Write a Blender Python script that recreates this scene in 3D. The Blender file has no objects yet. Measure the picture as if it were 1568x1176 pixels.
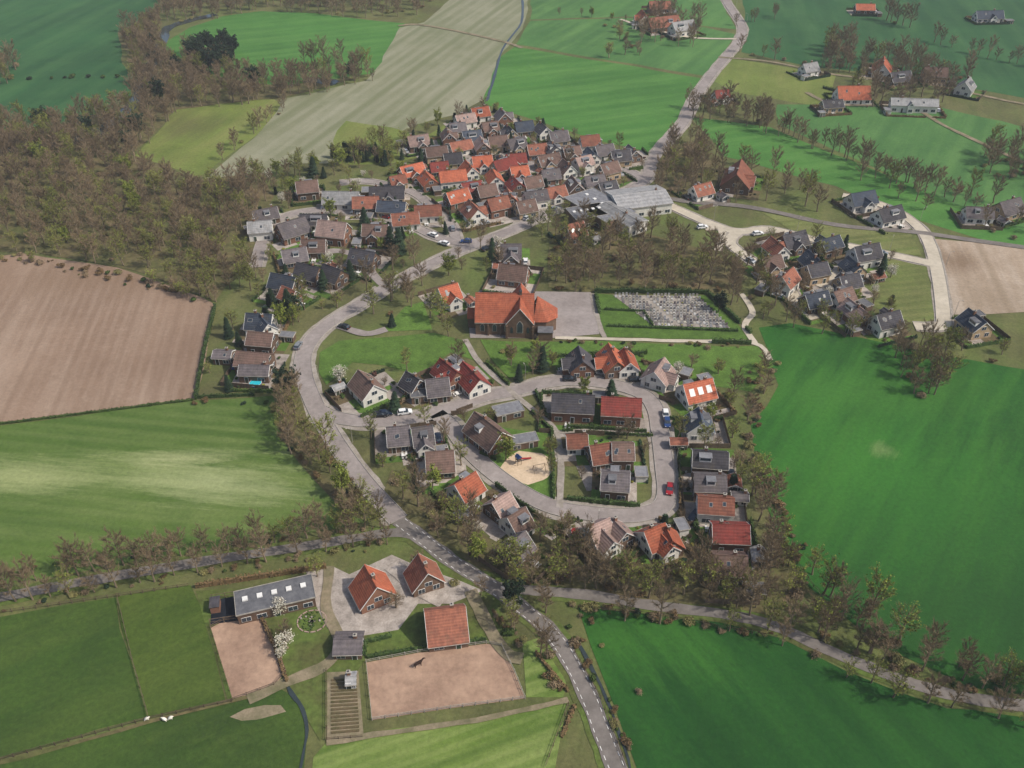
import bpy, math, random
from mathutils import Vector, Matrix, noise
R=random.Random(7)
scene=bpy.context.scene
# ---------------------------------------------------------------- camera / survey of the ground
H=165.0; PIT=math.radians(37); F=1400.0
cd=bpy.data.cameras.new('camera'); cam=bpy.data.objects.new('camera',cd); scene.collection.objects.link(cam)
cam.location=(0,0,H); cam.rotation_euler=(math.pi/2-PIT,0,0); cd.sensor_width=36; cd.lens=F/1568*36; cd.clip_end=12000; cd.clip_start=1
scene.camera=cam
def S(px,py,z=0.0):
    u=(px-784)/F; v=(588-py)/F
    t=(H-z)/(math.sin(PIT)-v*math.cos(PIT))
    return (u*t,(math.cos(PIT)+v*math.sin(PIT))*t)
def lin(c):
    return tuple(((x/255)/12.92 if x/255<=0.04045 else ((x/255+0.055)/1.055)**2.4) for x in c)+(1,)
# ---------------------------------------------------------------- materials
class NT:
    def __init__(s,name,rough=0.9):
        s.m=bpy.data.materials.new(name); s.m.use_nodes=True; s.t=s.m.node_tree; s.b=s.t.nodes['Principled BSDF']
        s.b.inputs['Roughness'].default_value=rough; s.b.inputs['Specular IOR Level'].default_value=0.2
    def n(s,t,**k):
        x=s.t.nodes.new(t)
        for a,v in k.items(): setattr(x,a,v)
        return x
    def l(s,a,b): s.t.links.new(a,b)
    def pos(s,obj=False):
        if obj: return s.n('ShaderNodeTexCoord').outputs['Object']
        return s.n('ShaderNodeNewGeometry').outputs['Position']
    def mapp(s,src,rot=0,sc=(1,1,1)):
        r=s.n('ShaderNodeMapping'); r.inputs['Rotation'].default_value=(0,0,rot)
        s.l(src,r.inputs['Vector'])
        q=s.n('ShaderNodeMapping'); q.inputs['Scale'].default_value=sc; s.l(r.outputs[0],q.inputs['Vector']); return q.outputs[0]
    def noise(s,src,scale,det=4,rough=.55,dist=0):
        x=s.n('ShaderNodeTexNoise'); x.inputs['Scale'].default_value=scale; x.inputs['Detail'].default_value=det
        x.inputs['Roughness'].default_value=rough; x.inputs['Distortion'].default_value=dist
        s.l(src,x.inputs['Vector']); return x.outputs['Fac']
    def rng(s,src,a,b,c=0,d=1):
        x=s.n('ShaderNodeMapRange'); x.inputs[1].default_value=a; x.inputs[2].default_value=b; x.inputs[3].default_value=c; x.inputs[4].default_value=d
        s.l(src,x.inputs[0]); return x.outputs[0]
    def mix(s,f,a,b,mode='MIX'):
        x=s.n('ShaderNodeMix',data_type='RGBA',blend_type=mode)
        if isinstance(f,(int,float)): x.inputs[0].default_value=f
        else: s.l(f,x.inputs[0])
        for i,v in ((6,a),(7,b)):
            if isinstance(v,tuple): x.inputs[i].default_value=v
            else: s.l(v,x.inputs[i])
        return x.outputs[2]
    def mul(s,col,fac):
        x=s.n('ShaderNodeVectorMath',operation='SCALE'); s.l(col,x.inputs[0])
        if isinstance(fac,(int,float)): x.inputs['Scale'].default_value=fac
        else: s.l(fac,x.inputs['Scale'])
        return x.outputs[0]
    def out(s,col,bump=None,bs=.3,bd=.1):
        if isinstance(col,tuple): s.b.inputs['Base Color'].default_value=col
        else: s.l(col,s.b.inputs['Base Color'])
        if bump is not None:
            b=s.n('ShaderNodeBump'); b.inputs['Strength'].default_value=bs; b.inputs['Distance'].default_value=bd
            s.l(bump,b.inputs['Height']); s.l(b.outputs[0],s.b.inputs['Normal'])
        return s.m
def wave(g,src,period,dist=1.0,dscale=.3):
    w=g.n('ShaderNodeTexWave'); w.inputs['Scale'].default_value=.314/period; w.inputs['Distortion'].default_value=dist
    w.inputs['Detail'].default_value=2; w.inputs['Detail Scale'].default_value=dscale
    g.l(src,w.inputs['Vector']); return w.outputs['Fac']
def field_mat(name,base,dark,light,ang=0,period=6,amt=.25,patch=None,pamt=1.0,fine=.35,big=.012):
    g=NT(name,.95); p=g.pos(); rp=g.mapp(p,math.radians(ang),(1,.12,1))
    c=g.mix(g.rng(g.noise(p,big,6,.68,.4),.38,.62),lin(base),lin(dark))
    c=g.mix(g.rng(g.noise(rp,.07,6,.7),.45,.72,0,.8),c,lin(light))
    c=g.mix(g.rng(g.noise(p,.035,8,.75,.8),.48,.7,0,.7),c,lin(dark))
    c=g.mix(g.rng(g.noise(p,.11,8,.8,.5),.54,.72,0,.5),c,lin(light))
    if amt>0:
        rq=g.mapp(p,math.radians(ang),(1,1,1)); k=g.rng(g.noise(p,.02,4,.6),.35,.6,.15,1)
        w=wave(g,rq,period,1.6,.05)
        m=g.n('ShaderNodeMath',operation='MULTIPLY'); g.l(g.rng(w,.35,.9,0,amt),m.inputs[0]); g.l(k,m.inputs[1])
        c=g.mix(m.outputs[0],c,lin(light))
        w2=wave(g,rq,period*4.3,2.0,.03)
        c=g.mix(g.rng(w2,.93,1,0,amt*1.8),c,lin(dark))
    if patch:
        for (cx,cy,rx,ry,col,a) in patch:
            m=g.n('ShaderNodeMapping'); m.inputs['Location'].default_value=(-cx/rx,-cy/ry,0); m.inputs['Scale'].default_value=(1/rx,1/ry,0); g.l(p,m.inputs['Vector'])
            le=g.n('ShaderNodeVectorMath',operation='LENGTH'); g.l(m.outputs[0],le.inputs[0])
            ad=g.n('ShaderNodeMath',operation='ADD'); g.l(le.outputs['Value'],ad.inputs[0]); g.l(g.rng(g.noise(rp,.12,8,.8),.25,.75,-.9,.9),ad.inputs[1])
            c=g.mix(g.rng(ad.outputs[0],1.1,.1,0,a),c,lin(col))
    fn=g.noise(p,.9,8,.78)
    c=g.mul(c,g.rng(fn,.25,.75,1-fine,1+fine))
    return g.out(c,fn,.5,.25)
def plain(name,c1,c2=None,scale=1.0,rough=.85,obj=False,rand=0.0,spec=None,fine=.15,det=6):
    g=NT(name,rough); p=g.pos(obj); c2=c2 or c1
    n=g.noise(p,scale,det,.65); c=g.mix(g.rng(n,.35,.65),lin(c1),lin(c2))
    f=g.rng(g.noise(p,scale*7,4,.7),.25,.75,1-fine,1+fine); c=g.mul(c,f)
    if rand>0:
        oi=g.n('ShaderNodeObjectInfo'); c=g.mul(c,g.rng(oi.outputs['Random'],0,1,1-rand,1+rand))
    if spec is not None: g.b.inputs['Specular IOR Level'].default_value=spec
    return g.out(c,n,.2,.05)
def roof_mat(name,c1,c2):
    g=NT(name,.8); p=g.pos(True)
    q=g.n('ShaderNodeMapping'); g.l(p,q.inputs['Vector']); q.inputs['Rotation'].default_value=(0,math.pi/2,0)
    n=g.noise(p,.5,7,.75); c=g.mix(g.rng(n,.38,.62),lin(c1),lin(c2))
    s=g.n('ShaderNodeMapping'); s.inputs['Scale'].default_value=(.9,.15,.15); g.l(p,s.inputs['Vector'])
    c=g.mul(c,g.rng(g.noise(s.outputs[0],2.2,5,.75),.3,.7,.74,1.18))
    moss=g.rng(g.noise(g.pos(),.35,6,.75),.52,.7,0,.45); c=g.mix(moss,c,lin((92,84,68)))
    w=wave(g,q.outputs[0],.45,.3); c=g.mul(c,g.rng(w,0,1,.86,1.06))
    oi=g.n('ShaderNodeObjectInfo'); c=g.mul(c,g.rng(oi.outputs['Random'],0,1,.74,1.2))
    return g.out(c,w,.5,.06)
M={}
for k,a,b in [('orange',(180,102,74),(152,84,62)),('red',(132,60,52),(106,52,46)),('brick',(150,96,76),(122,78,64)),('grey',(110,102,102),(88,82,84)),
              ('dark',(78,75,79),(60,58,62)),('brown',(118,94,84),(94,76,68)),('pink',(164,138,128),(136,116,108)),('slate',(72,80,92),(58,64,76)),('light',(156,154,152),(130,130,130))]:
    M['r_'+k]=roof_mat('roof_tiles_'+k,a,b)
M['w_brick']=plain('brick_wall',(130,94,74),(110,80,66),.8,.9,True,.2)
M['w_brown']=plain('brown_brick_wall',(110,88,72),(90,72,60),.8,.9,True,.2)
M['w_white']=plain('white_wall',(220,216,206),(198,194,186),.6,.8,True,.08)
M['w_yellow']=plain('yellow_brick_wall',(178,156,126),(156,134,106),.8,.9,True,.12)
M['white']=plain('white_paint',(226,224,218),(208,206,200),1,.5)
M['flat']=plain('bitumen_roof',(120,120,122),(94,94,98),.7,.9,True,.3)
M['glass']=plain('window_glass',(40,48,56),(58,68,78),.6,.12,False,0,.6)
M['door']=plain('door_paint',(70,60,50),(40,62,50),.5,.5,True,.4)
M['wood']=plain('weathered_wood',(108,92,76),(82,70,58),1.2,.9,False,.3)
M['conc']=plain('concrete',(170,164,152),(144,138,130),.8,.9)
M['road']=plain('brick_paving_road',(150,141,136),(130,121,116),.1,.95,False,0,None,.18)
M['asph']=plain('asphalt_lane',(124,117,111),(100,94,88),.12,.95,False,0,None,.2)
M['walk']=plain('pavement_tiles',(160,151,142),(130,122,110),.25,.95,False,0,None,.22)
M['newroad']=plain('new_concrete_road',(188,178,160),(168,158,140),.1,.95,False,0,None,.14)
M['dirt']=plain('dirt_track',(140,126,104),(102,98,72),.2,.95,False,0,None,.25)
M['kerb']=plain('kerb_stone',(166,160,152),(144,138,130),.5,.9)
M['sand']=plain('riding_sand',(168,140,118),(140,114,96),.09,.95,False,0,None,.22)
M['sand2']=plain('play_sand',(204,182,154),(186,164,136),.3,.95)
M['terrace']=plain('terrace_paving',(168,158,148),(130,121,112),.4,.95,False,.2,None,.25)
M['soil']=plain('garden_soil',(106,90,68),(80,76,48),.5,.95,False,.2,None,.35)
M['lawn']=plain('garden_lawn',(88,116,48),(70,94,38),.25,.95,False,.18,None,.35)
M['verge']=plain('verge_grass',(86,104,46),(80,80,46),.1,.95,False,0,None,.42)
M['litter']=plain('woodland_floor',(102,90,64),(80,84,46),.07,.95,False,0,None,.45)
M['water']=plain('water_surface',(56,64,62),(42,50,50),.1,.08,False,0,.6)
M['pool']=plain('pool_water',(40,170,190),(60,190,205),.6,.1)
M['bluedark']=plain('dark_netting',(34,38,46),(24,28,34),.6,.6)
def leaf(name,c1,c2,rand=.25,sc=.35):
    g=NT(name,.85); p=g.pos(True); c=g.mix(g.rng(g.noise(p,sc,4,.7),.38,.62),lin(c1),lin(c2))
    oi=g.n('ShaderNodeObjectInfo'); c=g.mul(c,g.rng(oi.outputs['Random'],0,1,1-rand,1+rand)); return g.out(c)
M['bark']=leaf('bark',(128,114,94),(100,88,72))
M['twig']=leaf('bare_twigs',(138,120,94),(112,96,74),.25)
M['twig2']=leaf('budding_twigs',(134,128,82),(112,106,64),.25)
M['bud']=leaf('young_leaves',(128,136,58),(98,110,44),.22)
M['green']=leaf('shrub_leaves',(78,96,44),(54,72,34),.35)
M['conifer']=leaf('conifer_needles',(44,62,40),(30,44,32),.25)
M['blossom']=leaf('blossom',(216,210,196),(182,180,154),.1)
M['yellow']=leaf('yellow_shrub_leaves',(166,160,72),(126,130,54),.2)
M['purple']=leaf('copper_leaves',(98,68,58),(74,54,46),.2)
M['hedge']=leaf('hedge_leaves',(68,86,44),(48,66,32),.25,.8)
M['bhedge']=leaf('beech_hedge_leaves',(120,96,68),(94,80,52),.2,.8)
M['stone1']=plain('grave_stone',(186,184,180),(118,116,114),.35,.6,False,0)
M['tyre']=plain('tyre_rubber',(26,26,28)); M['horse']=plain('horse_coat',(58,42,34),(44,32,26)); M['wool']=plain('sheep_wool',(226,222,208),(206,200,186),3)
CARC={}
for k,c in dict(white=(225,225,222),black=(32,33,36),grey=(120,124,128),silver=(178,182,186),red=(150,28,34),blue=(36,62,110),dblue=(30,40,58)).items():
    CARC[k]=plain('car_paint_'+k,c,c,1,.3,False,0,.5,0)
# ---------------------------------------------------------------- mesh builder
class MB:
    def __init__(s): s.v=[];s.f=[];s.mi=[];s.mats=[]
    def m(s,mat):
        if mat not in s.mats: s.mats.append(mat)
        return s.mats.index(mat)
    def face(s,pts,mat):
        b=len(s.v); s.v+= [tuple(p) for p in pts]; s.f.append(tuple(range(b,b+len(pts)))); s.mi.append(s.m(mat))
    def box(s,c,d,mat,rot=0.0):
        cx,cy,cz=c; a,b,h=d[0]/2,d[1]/2,d[2]/2; co,si=math.cos(rot),math.sin(rot); i=len(s.v)
        for z in (-h,h):
            for x,y in ((-a,-b),(a,-b),(a,b),(-a,b)): s.v.append((cx+x*co-y*si,cy+x*si+y*co,cz+z))
        k=s.m(mat)
        for q in ((0,3,2,1),(4,5,6,7),(0,1,5,4),(1,2,6,5),(2,3,7,6),(3,0,4,7)):
            s.f.append(tuple(i+j for j in q)); s.mi.append(k)
    def prism(s,poly,vec,mat):
        i=len(s.v); n=len(poly); s.v+=[tuple(p) for p in poly]+[tuple(p[j]+vec[j] for j in range(3)) for p in poly]; k=s.m(mat)
        s.f.append(tuple(range(i,i+n))); s.f.append(tuple(range(i+2*n-1,i+n-1,-1))); s.mi+=[k,k]
        for j in range(n):
            s.f.append((i+j,i+n+j,i+n+(j+1)%n,i+(j+1)%n)); s.mi.append(k)
    def limb(s,p0,p1,r0,r1,mat,n=5):
        p0=Vector(p0);p1=Vector(p1); d=(p1-p0)
        if d.length<1e-5: return
        d.normalize(); a=d.orthogonal().normalized(); b=d.cross(a); i=len(s.v); k=s.m(mat)
        for p,r in ((p0,r0),(p1,r1)):
            for j in range(n):
                t=2*math.pi*j/n; s.v.append(tuple(p+(a*math.cos(t)+b*math.sin(t))*r))
        for j in range(n): s.f.append((i+j,i+(j+1)%n,i+n+(j+1)%n,i+n+j)); s.mi.append(k)
        s.f.append(tuple(i+n+j for j in range(n))); s.mi.append(k)
    def mesh(s,name):
        me=bpy.data.meshes.new(name); me.from_pydata(s.v,[],s.f)
        for m in s.mats: me.materials.append(m)
        me.polygons.foreach_set('material_index',s.mi); me.update(); return me
    def obj(s,name,parent=None,loc=None,rot=0):
        o=bpy.data.objects.new(name,s.mesh(name)); scene.collection.objects.link(o)
        if parent: o.parent=parent
        if loc: o.location=loc
        if rot: o.rotation_euler=(0,0,rot)
        return o
def empty(name,loc=(0,0,0),rot=0):
    o=bpy.data.objects.new(name,None); scene.collection.objects.link(o); o.location=loc; o.rotation_euler=(0,0,rot); o.empty_display_size=1; return o
# ---------------------------------------------------------------- flat sheets
zc=[0.004]
def sheet(name,px,mat,z=None,pts=None,wob=1.2,step=9):
    P=pts or [S(*p) for p in px]
    if z is None: z=zc[0]; zc[0]+=.0008*5
    Q=[]
    for i in range(len(P)):
        a=P[i];b=P[(i+1)%len(P)]; L=math.hypot(b[0]-a[0],b[1]-a[1]); n=max(1,min(80,int(L/step)))
        for j in range(n):
            t=j/n; x=a[0]+(b[0]-a[0])*t; y=a[1]+(b[1]-a[1])*t
            if wob and j: 
                w=noise.noise_vector(Vector((x*.05,y*.05,1)))*wob*1.6; x+=w.x;y+=w.y
            Q.append((x,y,z))
    b=MB(); b.face(Q,mat); return b.obj(name)
g0=field_mat('ground_grass',(90,102,52),(78,78,48),(112,108,70),20,7,.1,None,1,.4,.03)
b=MB(); b.face([(-5000,-1500,0),(5000,-1500,0),(5000,9000,0),(-5000,9000,0)],g0); b.obj('ground')
px330=S(330,735); px120=S(60,730)
fm=dict(
 plough=field_mat('ploughed_soil',(146,123,104),(126,104,86),(158,138,120),-8,3.2,.3,[(*S(150,430),60,14,(126,104,84),.6),(*S(285,530),10,25,(116,94,78),.5)],1,.18),
 leftg=field_mat('winter_crop',(82,104,44),(66,90,36),(108,122,68),97,4.5,.3,[(px330[0],px330[1],26,9,(168,172,126),.62),(px330[0]-34,px330[1]+2,50,10,(132,142,90),.5),(px120[0]-5,px120[1],22,8,(162,166,116),.45),(*S(290,700),18,4,(166,168,122),.5)],1,.28),
 bl1=field_mat('pasture_olive',(70,88,32),(56,74,28),(88,102,44),60,9,.14,None,1,.34,.03),
 bl2=field_mat('pasture_dark',(58,82,30),(46,66,26),(78,96,40),60,9,.12,None,1,.34,.03),
 bc=field_mat('mown_grass',(98,120,50),(80,102,42),(132,144,82),68,2.6,.5,None,1,.28),
 rd=field_mat('lush_grass',(42,92,32),(34,74,27),(62,108,38),35,8,.28,[(*S(1350,720),40,50,(56,112,38),.6),(*S(1300,600),60,14,(66,112,42),.5),(*S(1352,690),4,4,(120,136,84),.5),(*S(1500,950),60,40,(32,66,28),.7)],1,.28),
 rd2=field_mat('grass_painted_cloud_shade',(30,74,26),(24,60,22),(44,88,32),-30,8,.2,[(*S(950,980),30,15,(56,102,36),.8)],1,.28),  # lush grass with the cloud shadow painted in as darker greens
 up=field_mat('bright_grass',(70,116,50),(58,100,42),(92,132,64),70,9,.24,None,1,.22),
 up2=field_mat('bright_grass_far',(74,114,58),(60,96,50),(94,130,70),30,9,.24,None,1,.22),
 beige=field_mat('stubble',(128,127,102),(110,114,84),(146,144,122),20,7,.5,None,1,.16),
 lime=field_mat('rough_meadow',(106,120,56),(92,104,48),(128,128,74),15,7,.1,[(*S(290,195),16,20,(86,86,50),.7)],1,.34,.04),
 teal=field_mat('far_grass',(48,90,50),(38,74,42),(66,102,58),10,14,.26,None,1,.18),
 site=field_mat('bare_site',(160,142,122),(134,118,98),(176,162,146),10,5,.3,[(*S(1470,400),14,12,(116,96,76),.8)],1,.28),
 olive=field_mat('rough_grass',(100,112,58),(86,92,50),(132,130,84),80,4,.25,None,1,.35,.04),
)
sheet('grass_field',[(-260,-20),(250,-20),(240,20),(190,45),(185,90),(205,120),(190,170),(95,200),(-260,215)],fm['teal'])
sheet('grass_field',[(235,95),(245,72),(290,42),(340,25),(400,17),(480,20),(560,30),(620,36),(600,75),(575,112),(480,125),(400,135),(330,115)],fm['up'])
sheet('stubble_field',[(430,152),(560,124),(585,95),(612,42),(650,34),(700,-10),(812,-10),(800,45),(765,85),(745,150),(700,175),(640,190),(560,230),(500,250),(440,250),(380,280),(305,280),(400,200)],fm['beige'])
sheet('grass_field',[(510,215),(530,185),(600,195),(650,210),(700,180),(740,165),(700,230),(600,250),(520,252)],fm['lime'])
sheet('meadow',[(205,240),(270,168),(340,155),(420,152),(430,160),(395,205),(340,245),(305,272)],fm['lime'])
sheet('grass_field',[(815,-30),(1100,-30),(1112,20),(1128,45),(1080,40),(960,25),(812,30)],fm['up2'])
sheet('grass_field',[(812,32),(960,27),(1080,42),(1125,52),(1105,90),(1078,116),(950,95),(790,68)],fm['up2'])
sheet('grass_field',[(788,72),(950,98),(1075,120),(1060,145),(1045,185),(1000,235),(900,210),(740,158),(765,88)],fm['up'])
sheet('grass_field',[(1140,-30),(1700,-60),(1800,180),(1568,150),(1400,120),(1230,100),(1135,80),(1138,50)],fm['teal'])
sheet('grass_field',[(1110,88),(1280,115),(1270,165),(1130,142),(1095,125)],fm['lime'])
sheet('grass_field',[(1270,160),(1420,160),(1800,250),(1800,480),(1568,372),(1350,262),(1190,190),(1190,160)],fm['up2'])
sheet('grass_field',[(1060,180),(1180,195),(1250,225),(1390,280),(1480,320),(1640,380),(1568,385),(1400,335),(1280,285),(1110,240)],fm['up'])
sheet('ploughed_field',[(-300,405),(0,392),(35,388),(180,410),(308,455),(331,467),(318,530),(298,611),(0,648),(-300,690)],fm['plough'],wob=.5)
sheet('crop_field',[(-350,700),(0,652),(296,614),(418,606),(430,670),(480,730),(560,800),(300,848),(0,895),(-300,950)],fm['leftg'])
sheet('pasture',[(-300,1010),(0,945),(178,915),(200,1010),(225,1098),(0,1160),(-300,1240)],fm['bl2'])
sheet('pasture',[(180,914),(292,896),(310,935),(345,1072),(228,1098),(203,1010)],fm['bl1'])
sheet('pasture',[(-300,1250),(0,1168),(230,1105),(425,1052),(462,1075),(472,1110),(462,1300),(-300,1500)],fm['bl2'])
sheet('bare_patch',[(352,1098),(375,1086),(405,1080),(430,1080),(438,1090),(410,1098),(395,1102),(370,1104)],M['dirt'],wob=2,step=3)
sheet('mown_field',[(470,1260),(480,1160),(500,1137),(700,1108),(868,1072),(860,1120),(840,1260)],fm['bc'])
sheet('grass_field',[(1162,502),(1210,495),(1330,520),(1440,545),(1700,585),(1800,1120),(1568,1072),(1480,1050),(1350,990),(1240,900),(1195,830),(1160,720),(1150,650),(1192,590)],fm['rd'])
sheet('grass_field',[(885,930),(1000,940),(1100,952),(1190,975),(1300,1030),(1450,1085),(1800,1120),(1900,1400),(1010,1400),(975,1176),(940,1080),(905,990)],fm['rd2'])
sheet('grass_field',[(800,985),(830,975),(870,1045),(862,1068),(806,1068)],fm['bc'])
sheet('construction_site',[(1430,366),(1500,372),(1700,402),(1700,500),(1568,478),(1455,482),(1440,420)],fm['site'])
sheet('grass_plot',[(1345,392),(1418,405),(1430,490),(1400,497),(1338,470)],fm['olive'])
sheet('grass_plot',[(1165,325),(1300,350),(1395,358),(1412,392),(1330,382),(1220,360)],fm['olive'])
sheet('cemetery_lawn',[(912,450),(1080,452),(1150,520),(925,516)],M['lawn'])
sheet('village_green',[(490,540),(520,522),(600,516),(665,510),(712,522),(735,555),(690,540),(640,575),(590,560),(540,555),(500,590),(488,570)],M['lawn'])
sheet('village_green',[(585,508),(620,470),(648,462),(662,505)],M['lawn'])
sheet('grass_lot',[(735,520),(1160,530),(1185,560),(1150,600),(1050,590),(950,560),(840,560),(780,580)],M['lawn'])
sheet('farm_meadow',[(300,905),(700,870),(800,985),(560,1010),(490,1135),(440,1050),(350,1075)],M['verge'])
sheet('riding_arena',[(323,962),(345,950),(402,946),(424,990),(438,1030),(420,1050),(357,1073)],M['sand'],wob=.3)
sheet('riding_arena',[(561,1015),(640,1000),(745,986),(768,990),(788,1030),(804,1070),(690,1085),(570,1103)],M['sand'],wob=.3)
sheet('vegetable_plot',[(501,1030),(549,1028),(557,1128),(501,1132)],M['dirt'],wob=.2)
sheet('farmyard_paving',[(468,872),(510,868),(535,880),(600,850),(640,868),(705,890),(740,905),(690,925),(640,925),(610,965),(520,980),(500,960),(480,920)],M['terrace'],wob=.4)
sheet('woodland_floor',[(-200,225),(100,195),(215,242),(300,275),(400,265),(420,300),(385,400),(330,462),(200,413),(50,385),(-200,385)],M['litter'])
sheet('woodland_floor',[(180,50),(240,15),(250,75),(330,118),(430,132),(560,118),(430,150),(270,168),(200,240),(0,240),(0,200),(100,190),(195,160),(205,110)],M['litter'])
sheet('woodland_floor',[(840,350),(960,350),(1090,385),(1140,420),(1120,450),(900,448),(840,440)],M['litter'])
sheet('woodland_floor',[(1000,240),(1060,215),(1115,250),(1110,305),(1010,305)],M['litter'])
sheet('woodland_floor',[(585,760),(640,815),(740,875),(880,905),(1000,920),(1190,945),(1240,905),(1200,850),(1100,885),(960,860),(880,850),(800,800),(760,830),(660,770),(600,720)],M['litter'])
sheet('woodland_floor',[(425,570),(445,570),(470,640),(530,720),(600,790),(560,800),(490,745),(430,670)],M['litter'])
sheet('parking_lot',[(715,470),(735,445),(905,448),(918,512),(850,518),(720,518)],M['road'],wob=.1)
# ---------------------------------------------------------------- ribbons
def smooth(P,n=5):
    Q=[]
    for i in range(len(P)-1):
        p0=P[max(i-1,0)];p1=P[i];p2=P[i+1];p3=P[min(i+2,len(P)-1)]
        for j in range(n):
            t=j/n
            Q.append(tuple(.5*((2*p1[k])+(-p0[k]+p2[k])*t+(2*p0[k]-5*p1[k]+4*p2[k]-p3[k])*t*t+(-p0[k]+3*p1[k]-3*p2[k]+p3[k])*t**3) for k in (0,1)))
    Q.append(P[-1]); return Q
def normals(Q):
    N=[]
    for i in range(len(Q)):
        a=Q[max(i-1,0)];b=Q[min(i+1,len(Q)-1)]; dx,dy=b[0]-a[0],b[1]-a[1]; l=math.hypot(dx,dy) or 1; N.append((-dy/l,dx/l))
    return N
def ribbon(name,Q,w,mat,z,off=0,jit=0):
    N=normals(Q); b=MB(); k=b.m(mat)
    for (x,y),(nx,ny) in zip(Q,N):
        j1=(noise.noise(Vector((x*.2,y*.2,3))))*jit; j2=(noise.noise(Vector((x*.2,y*.2,9))))*jit
        b.v.append((x+nx*(off+w/2+j1),y+ny*(off+w/2+j1),z)); b.v.append((x+nx*(off-w/2+j2),y+ny*(off-w/2+j2),z))
    for i in range(len(Q)-1): b.f.append((2*i+1,2*i+3,2*i+2,2*i)); b.mi.append(k)
    return b.obj(name)
roads=[]   # (Q,w)
grid={}
def addgrid(Q,w,idx):
    for i in range(len(Q)-1):
        a,c=Q[i],Q[i+1]; L=math.hypot(c[0]-a[0],c[1]-a[1]); n=max(1,int(L/1.5))
        for j in range(n):
            t=j/n; p=(a[0]+(c[0]-a[0])*t,a[1]+(c[1]-a[1])*t)
            grid.setdefault((int(p[0]//8),int(p[1]//8)),[]).append((p[0],p[1],w/2,idx,math.atan2(c[1]-a[1],c[0]-a[0])))
def near(x,y,marg=0,skip=-1):
    gx,gy=int(x//8),int(y//8)
    for i in (-1,0,1):
        for j in (-1,0,1):
            for q in grid.get((gx+i,gy+j),()):
                if q[3]!=skip and math.hypot(x-q[0],y-q[1])<q[2]+marg: return True
    return False
def roadangle(x,y):
    best=(1e9,0)
    for i in range(-2,3):
        for j in range(-2,3):
            for q in grid.get((int(x//8)+i,int(y//8)+j),()):
                d=math.hypot(x-q[0],y-q[1])
                if d<best[0]: best=(d,q[4])
    return best[1]
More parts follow.
